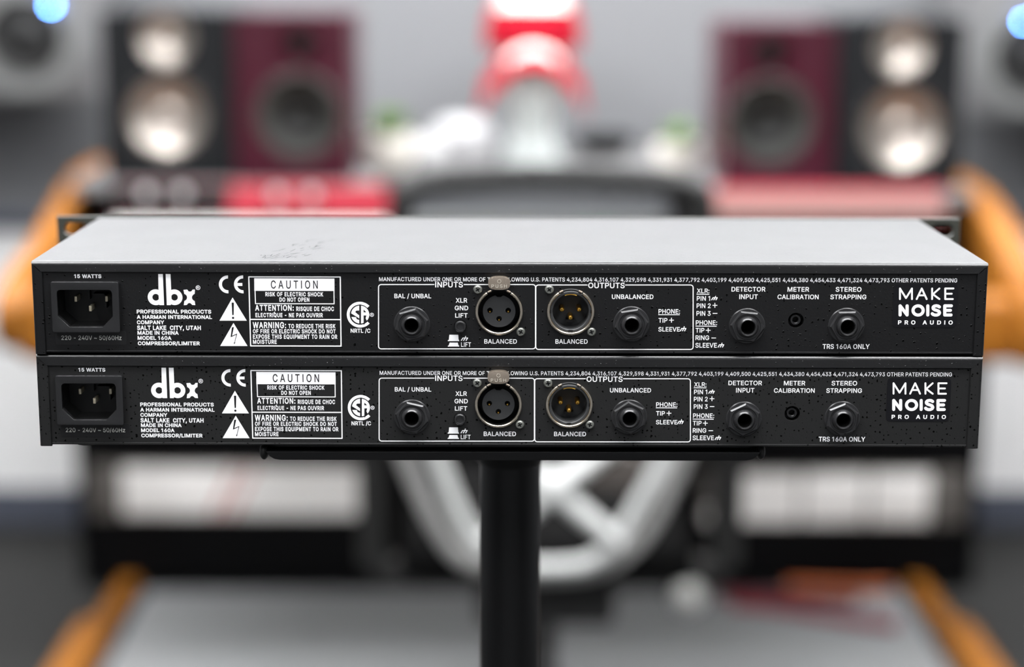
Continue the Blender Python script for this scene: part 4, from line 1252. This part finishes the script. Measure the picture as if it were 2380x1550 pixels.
# ------------------------------------------------------------------ things along the shelf
GLASS = mat('pale_frosted_glass', (226, 233, 230), 0.25, trans=0.15, ior=1.3)
hc = at(1237, 345, 2.93)
head = thing('mannequin_head', 'pale glassy mannequin head on the shelf between the speakers', 'mannequin head', (hc.x, 2.95, 0.9005))
lev = [(0.0, .062, .062, 0), (.012, .060, .060, 0), (.04, .047, .05, .002), (.075, .046, .05, .0), (.10, .052, .062, -.006), (.12, .059, .078, -.010), (.15, .068, .088, -.006), (.19, .073, .094, 0), (.23, .075, .096, .002), (.26, .070, .09, .004), (.285, .055, .072, .004), (.30, .03, .04, .004), (.304, .002, .003, .004)]
vs, fs, N = [], [], 40
for z, rx_, ry_, yo in lev:
    for i in range(N):
        a = 2 * PI * i / N
        x, y = rx_ * math.cos(a), ry_ * math.sin(a)
        if y < 0:
            gx = math.exp(-(x / 0.014) ** 2)
            y -= 0.024 * gx * math.exp(-((z - 0.165) / 0.022) ** 2)                 # nose
            y -= 0.008 * math.exp(-(x / 0.03) ** 2) * math.exp(-((z - 0.108) / 0.012) ** 2)    # chin
            y -= 0.007 * math.exp(-(x / 0.02) ** 2) * math.exp(-((z - 0.132) / 0.008) ** 2)    # lips
            y += 0.012 * (math.exp(-((abs(x) - 0.03) / 0.014) ** 2)) * math.exp(-((z - 0.192) / 0.014) ** 2)   # eyes
        vs.append((x, y + yo, z))
for j in range(len(lev) - 1):
    for i in range(N):
        fs.append((j * N + i, j * N + (i + 1) % N, (j + 1) * N + (i + 1) % N, (j + 1) * N + i))
fs += [tuple(range(N)), tuple(range((len(lev) - 1) * N, len(lev) * N))]
hb = obj('glass_bust', G().add(vs, fs), GLASS, head, smooth=80)
for sx in (-1, 1):
    obj('ear', G().ball((sx * 0.072, 0.012, 0.178), 0.02, 14, 10, 0.35, 0.75, 1.35), GLASS, head)
CAP_R = mat('red_cap_cloth', (150, 3, 28), 0.8, spec=0.2, bump=(400, 0.3, 0.001))
CAP_W = mat('white_cap_cloth', (226, 222, 216), 0.8, bump=(400, 0.3, 0.001))
cap = thing('baseball_cap', 'red and white baseball cap worn by the pale mannequin head', 'cap', (hc.x, 2.955, 0.9005 + 0.232))
g = G()
pr = [(0.106, -0.005), (0.106, 0.02), (0.103, 0.045), (0.09, 0.08), (0.066, 0.105), (0.035, 0.118), (0.0, 0.122)]
g.lathe(pr, (0, 0, 0), 'z', 40, sx=0.93)
obj('crown', g, CAP_R, cap, smooth=80)
fp_ = G().lathe([(r + 0.0025, h) for r, h in [(0.092, 0.078)] + pr[3:-1]], (0, 0, 0), 'z', 24, R(212), R(328), sx=0.93)
obj('white_front_panel', fp_, CAP_W, cap, smooth=80)
bq = G()
NU, NV = 24, 8
vs = []
for lay in (0, 1):
    for j in range(NV + 1):
        v = j / NV
        for i in range(NU + 1):
            uu = -1 + 2 * i / NU
            x = uu * (0.100 + 0.010 * v)
            yb = -0.104 * math.sqrt(max(0.0, 1 - (uu * 0.95) ** 2))
            y = yb - 0.075 * v * math.sqrt(max(0.02, 1 - 0.62 * uu * uu)) + 0.02 * v * abs(uu)
            z = 0.006 - 0.035 * v - (0.072 + 0.036 * v) * uu * uu - 0.004 * lay
            vs.append((x, y, z))
K = (NU + 1) * (NV + 1)
fs = []
for lay in (0, 1):
    for j in range(NV):
        for i in range(NU):
            o_ = lay * K + j * (NU + 1) + i
            fs.append((o_, o_ + 1, o_ + NU + 2, o_ + NU + 1))
for i in range(NU):
    fs += [(i, i + 1, K + i + 1, K + i), (NV * (NU + 1) + i, NV * (NU + 1) + i + 1, K + NV * (NU + 1) + i + 1, K + NV * (NU + 1) + i)]
for j in range(NV):
    for i in (0, NU):
        o_ = j * (NU + 1) + i
        fs.append((o_, o_ + NU + 1, K + o_ + NU + 1, K + o_))
obj('brim', bq.add(vs, fs), CAP_R, cap, smooth=60)
lb = G()  # pale strip across the middle of the brim
NU2 = 14
vs = []
for j in (0, 1):
    for i in range(NU2 + 1):
        uu = -0.5 + 1.0 * i / NU2
        v = 0.12 + 0.3 * j
        x = uu * (0.100 + 0.010 * v)
        yb = -0.104 * math.sqrt(max(0.0, 1 - (uu * 0.95) ** 2))
        y = yb - 0.075 * v * math.sqrt(max(0.02, 1 - 0.62 * uu * uu)) + 0.02 * v * abs(uu)
        vs.append((x, y - 0.0015, 0.006 - 0.035 * v - (0.072 + 0.036 * v) * uu * uu + 0.002))
obj('pale_brim_strip', lb.add(vs, [(i, i + 1, NU2 + 2 + i, NU2 + 1 + i) for i in range(NU2)]), CAP_W, cap, smooth=60)

WHITE_G = mat('glossy_white_shell', (164, 164, 165), 0.6)
WHITE_S = mat('satin_grey_shell', (160, 160, 160), 0.5)
p = at(1050, 372, 2.84)
dm = thing('dome_ornament', 'white rounded dome-shaped object on the shelf beside the glassy head', 'ornament', (p.x, 2.84, SH))
obj('shell', G().lathe([(0.0, 0.0), (.058, 0.0), (.065, .012), (.065, .055), (.06, .078), (.046, .09), (.022, .095), (0, .096)], (0.022, 0, 0), 'z', 36), WHITE_G, dm, smooth=60)
obj('grey_side_lobe', G().lathe([(0.0, 0.0), (.045, 0.0), (.05, .012), (.047, .036), (.036, .054), (.018, .063), (0, .066)], (-0.036, -0.02, 0), 'z', 32), WHITE_S, dm, smooth=60)

POT = mat('cream_ceramic_pot', (238, 234, 224), 0.4)
SOIL = mat('dark_potting_soil', (50, 38, 28), 0.9)
LEAF = mat('fresh_green_leaf', (98, 140, 36), 0.5)
LEAF2 = mat('soft_green_leaf', (124, 164, 78), 0.5)


def plant(label, px, py, Y, r, h, leaf, hl, seed):
    rn = random.Random(seed)
    p = at(px, py, Y)
    root = thing('potted_plant', label, 'potted plant', (p.x, Y, SH), 0, 'small potted plants on the shelf')
    obj('pot', G().lathe([(0.0, 0.0), (r * .72, 0.0), (r * .8, .004), (r, h * .6), (r * .98, h), (r * .9, h), (r * .88, h * .85), (0, h * .85)], (0, 0, 0), 'z', 32), POT, root)
    obj('soil', G().lathe([(0, h * .9), (r * .88, h * .88)], (0, 0, 0), 'z', 24), SOIL, root, smooth=0)
    g = G()
    for i in range(60):
        a, lean, ln = rn.uniform(0, 2 * PI), rn.uniform(0.1, 0.8), hl * rn.uniform(.6, 1.1)
        ca, sa = math.cos(a), math.sin(a)
        b0 = Vector((ca * r * .25, sa * r * .25, h * .88))
        mid = b0 + Vector((ca * ln * .4 * lean, sa * ln * .4 * lean, ln * .6))
        tip = b0 + Vector((ca * ln * .9 * lean, sa * ln * .9 * lean, ln))
        sd = Vector((-sa, ca, 0)) * (0.008 + 0.003 * rn.random())
        g.add([b0 - sd * .4, b0 + sd * .4, mid + sd, mid - sd, tip], [(0, 1, 2, 3), (3, 2, 4)])
    obj('foliage', g, leaf, root, smooth=0)
    return root


plant('small green plant in a rounded cream pot beside the white dome-shaped object', 905, 412, 2.77, .052, .070, LEAF, .05, 1)
plant('small pale green plant in a cream pot near the dark low bowl', 1575, 398, 2.80, .048, .05, LEAF2, .042, 2)
p = at(1404, 330, 3.06)
bowl = obj('low_bowl', G().lathe([(0.0, 0.0), (.034, 0.0), (.060, .018), (.064, .034), (.056, .042), (.03, .045), (0, .046)], (0, 0, 0), 'z', 36), mat('matt_black_bowl', (9, 9, 11), 0.8, spec=0.15), loc=(p.x, 3.06, SH))
tag(bowl, 'low black rounded dish on the shelf, between the glassy head and pale plant', 'bowl')

# controller on the desk top, seen through the chair's mesh
KEYB = mat('grey_controller_case', (120, 122, 120), 0.5)
kb = thing('mixing_controller', 'grey mixing controller on the desk top, seen through the chair mesh', 'controller', (0.06, 2.42, 0.729))
g = G().box(-0.235, 0.235, -0.13, 0.13, 0, 0.03, 0.004)
obj('case', g, mat('dark_controller_case', (112, 114, 112), 0.5), kb)
mb = obj('meter_bridge', G().box(-0.235, 0.235, 0.09, 0.13, 0.03, 0.11, 0.004), mat('dark_controller_case', (112, 114, 112), 0.5), kb)
rn = random.Random(5)
for i in range(12):
    x = -0.20 + i * 0.036
    g = G().box(x - .010, x + .010, 0.0885, 0.09, 0.045, 0.10)
    sc_ = obj('meter_strip', g, mat(*[('olive_meter', (150, 150, 110), 0.5), ('green_meter', (86, 150, 104), 0.5), ('grey_meter', (140, 142, 138), 0.5)][0 if i < 6 and i % 2 else (1 if i in (8, 9) else 2)]), mb, smooth=0)
for i in range(14):
    x = -0.215 + i * 0.033
    obj('fader_cap', G().box(x - .007, x + .007, -0.05 + .04 * rn.random(), -0.02 + .04 * rn.random() + .03, 0.03, 0.044, 0.002), KEYB, kb)

# ------------------------------------------------------------------ office chair
CH_Y = 1.50
CH_B = mat('black_chair_plastic', (26, 26, 25), 0.5)
CH_G = mat('light_grey_chair_frame', (174, 175, 173), 0.42)
CH_D = mat('mid_grey_chair_frame', (138, 137, 135), 0.5)
MESH = mat('black_mesh_fabric', (22, 22, 22), 0.7)
cx0 = at(1284, 430, CH_Y).x
chair = thing('office_chair', 'office chair with black mesh back and pale grey crossed frame, facing the desk', 'chair', (cx0, CH_Y + 0.28, 0))


def cpt(px, py, dy=0.0, Y=None):
    Y = CH_Y if Y is None else Y
    p = at(px, py, Y)
    return (p.x - cx0, Y + dy - CH_Y - 0.28, p.z)


def spline(pts, n=8):
    """smooth curve through points"""
    P = [Vector(p) for p in pts]
    P = [P[0] * 2 - P[1]] + P + [P[-1] * 2 - P[-2]]
    out = []
    for i in range(1, len(P) - 2):
        for k in range(n):
            t = k / n
            a_, b_, c_, d_ = P[i - 1], P[i], P[i + 1], P[i + 2]
            out.append(0.5 * ((2 * b_) + (c_ - a_) * t + (2 * a_ - 5 * b_ + 4 * c_ - d_) * t * t + (3 * b_ - a_ - 3 * c_ + d_) * t ** 3))
    out.append(P[-2])
    return out


rim = spline([cpt(1000, 1000), cpt(945, 800), cpt(932, 600), cpt(930, 505), cpt(940, 452), cpt(1000, 424), cpt(1120, 413), cpt(1284, 409), cpt(1445, 413), cpt(1568, 424), cpt(1626, 452), cpt(1636, 505), cpt(1632, 600), cpt(1620, 800), cpt(1560, 1000)], 6)
g = G().tube(rim, 0.0158, 12)
obj('backrest_rim', g, CH_B, chair, smooth=80)
top = spline([cpt(955, 452), cpt(1000, 434), cpt(1110, 426), cpt(1284, 423), cpt(1455, 426), cpt(1565, 434), cpt(1612, 452)], 6)
obj('backrest_inner_band', G().tube(top, 0.0098, 10), CH_B, chair, smooth=80)
g = G()
for i in range(64):
    u = i / 63
    px = 945 + u * 675
    yt = 430 + 20 * abs(2 * u - 1) ** 3
    a, b = cpt(px, yt), cpt(1284 + (px - 1284) * .84, 960)
    g.add([(a[0] - .0010, a[1] - .001, a[2]), (a[0] + .0010, a[1] - .001, a[2]), (b[0] + .0010, b[1] - .001, b[2]), (b[0] - .0010, b[1] - .001, b[2]),
           (a[0] - .0010, a[1] + .001, a[2]), (a[0] + .0010, a[1] + .001, a[2]), (b[0] + .0010, b[1] + .001, b[2]), (b[0] - .0010, b[1] + .001, b[2])],
          [(0, 1, 2, 3), (4, 5, 6, 7), (0, 4, 7, 3), (1, 5, 6, 2)])
obj('backrest_mesh', g, MESH, chair, smooth=0)
uf = spline([cpt(985, 980), cpt(1022, 1080), cpt(1072, 1200), cpt(1120, 1275), cpt(1180, 1312), cpt(1284, 1318), cpt(1370, 1306), cpt(1432, 1255), cpt(1490, 1160), cpt(1540, 1070), cpt(1585, 980)], 8)
obj('back_frame', G().tube(uf, 0.0112, 14), CH_G, chair, smooth=80)
uo = spline([cpt(905, 980, .03), cpt(950, 1100, .03), cpt(1005, 1220, .03), cpt(1070, 1310, .03), cpt(1170, 1345, .03), cpt(1284, 1350, .03), cpt(1400, 1335, .03), cpt(1490, 1270, .03), cpt(1550, 1170, .03), cpt(1600, 1060, .03), cpt(1640, 980, .03)], 8)
obj('outer_back_frame', G().tube(uo, 0.0122, 14), CH_D, chair, smooth=80)
for p_ in ([(1284, 1130), (1350, 1190), (1440, 1262)], [(1284, 1130), (1230, 1185), (1120, 1262)], [(1284, 1130), (1350, 1090), (1440, 1020)], [(1284, 1130), (1220, 1090), (1120, 1020)]):
    obj('cross_brace', G().tube(spline([cpt(a, b) for a, b in p_], 6), [0.027 - 0.0007 * i for i in range(13)], 12, flat=0.6), CH_G, chair, smooth=80)
obj('lumbar_pad', G().box(*[v for v in (cpt(1370, 1100)[0], cpt(1510, 1100)[0])], cpt(0, 0)[1] + .05, cpt(0, 0)[1] + .07, cpt(1284, 1165)[2], cpt(1284, 1080)[2], .006), mat('brown_grey_pad', (84, 78, 74), 0.7), chair)
sy0 = -0.19
obj('seat', G().box(-0.205, 0.205, sy0, 0.26, 0.455, 0.515, 0.025, 3), mat('black_seat_fabric', (7, 7, 7), 0.9, spec=0.08), chair, smooth=50)
obj('seat_mechanism', G().box(-0.10, 0.10, -0.12, 0.14, 0.37, 0.455, 0.015), CH_B, chair)
obj('gas_column', G().lathe([(.028, .10), (.028, .25), (.018, .255), (.018, .37)], (0, 0, 0), 'z', 28), CH_B, chair)
for i in range(5):
    a = R(90 + 72 * i)
    lg = obj('base_leg', G().tube([(0.02 * math.cos(a), 0.02 * math.sin(a), .11), (.3 * math.cos(a), .3 * math.sin(a), .075)], [.026, .016], 12), CH_B, chair)
    c = (.3 * math.cos(a), .3 * math.sin(a), .036)
    obj('caster', G().cyl(c, .028, -.02, .02, 'x', 22, .004), RUBBER, lg)
for px, sg in ((868, -1), (1690, 1)):
    b_ = cpt(px, 1120, 0, CH_Y + .16)
    obj('armrest_post', G().box(b_[0] - .02, b_[0] + .02, b_[1] - .025, b_[1] + .025, b_[2] - .12, b_[2] + .10, .008), CH_B, chair)
    obj('armrest_bracket', G().box(min(b_[0], sg * .18), max(b_[0], sg * .18), b_[1] - .02, b_[1] + .02, b_[2] - .14, b_[2] - .11, .006), CH_B, chair)
    obj('armrest_pad', G().box(b_[0] - .04, b_[0] + .04, b_[1] - .10, b_[1] + .14, b_[2] + .10, b_[2] + .125, .010), CH_B, chair)

# ------------------------------------------------------------------ things on the floor
p = at(1600, 1400, 2.74)
bl = obj('metal_ball', G().ball((0, 0, 0.031), 0.031, 24, 16), mat('satin_chrome_ball', (232, 233, 228), 0.35, metal=0.2), loc=(p.x, 2.74, 0.0082))
tag(bl, 'small pale metal ball on the rug in front of the desk bay', 'ball')
for i, (lab, c, pts) in enumerate((
        ('dark red cable snaking over the rug below the white unit in sections', (120, 30, 44), [(1700, 1404), (1800, 1412), (1900, 1428), (2000, 1444), (2085, 1454)]),
        ('orange brown cable on the rug, the one lying closest to the desk', (170, 84, 34), [(1830, 1362), (1910, 1365), (1990, 1368), (2070, 1366)]),
        ('dark maroon cable on the rug, beginning beside the pale metal ball', (84, 34, 40), [(1668, 1384), (1740, 1386), (1830, 1390), (1920, 1394), (1990, 1396)]))):
    P = []
    for q in pts:
        d0, d1 = at(q[0], q[1], 2.0), at(q[0], q[1], 3.0)
        t_ = (0.018 - d0.z) / (d1.z - d0.z)
        v = d0 + (d1 - d0) * t_
        P.append((v.x, v.y, 0.0193))
    cb = obj('cable', G().tube(spline(P, 8), 0.011, 10), mat('cable_jacket_%d' % i, c, 0.6), smooth=80)
    tag(cb, lab, 'cable', 'cables on the rug under the desk')
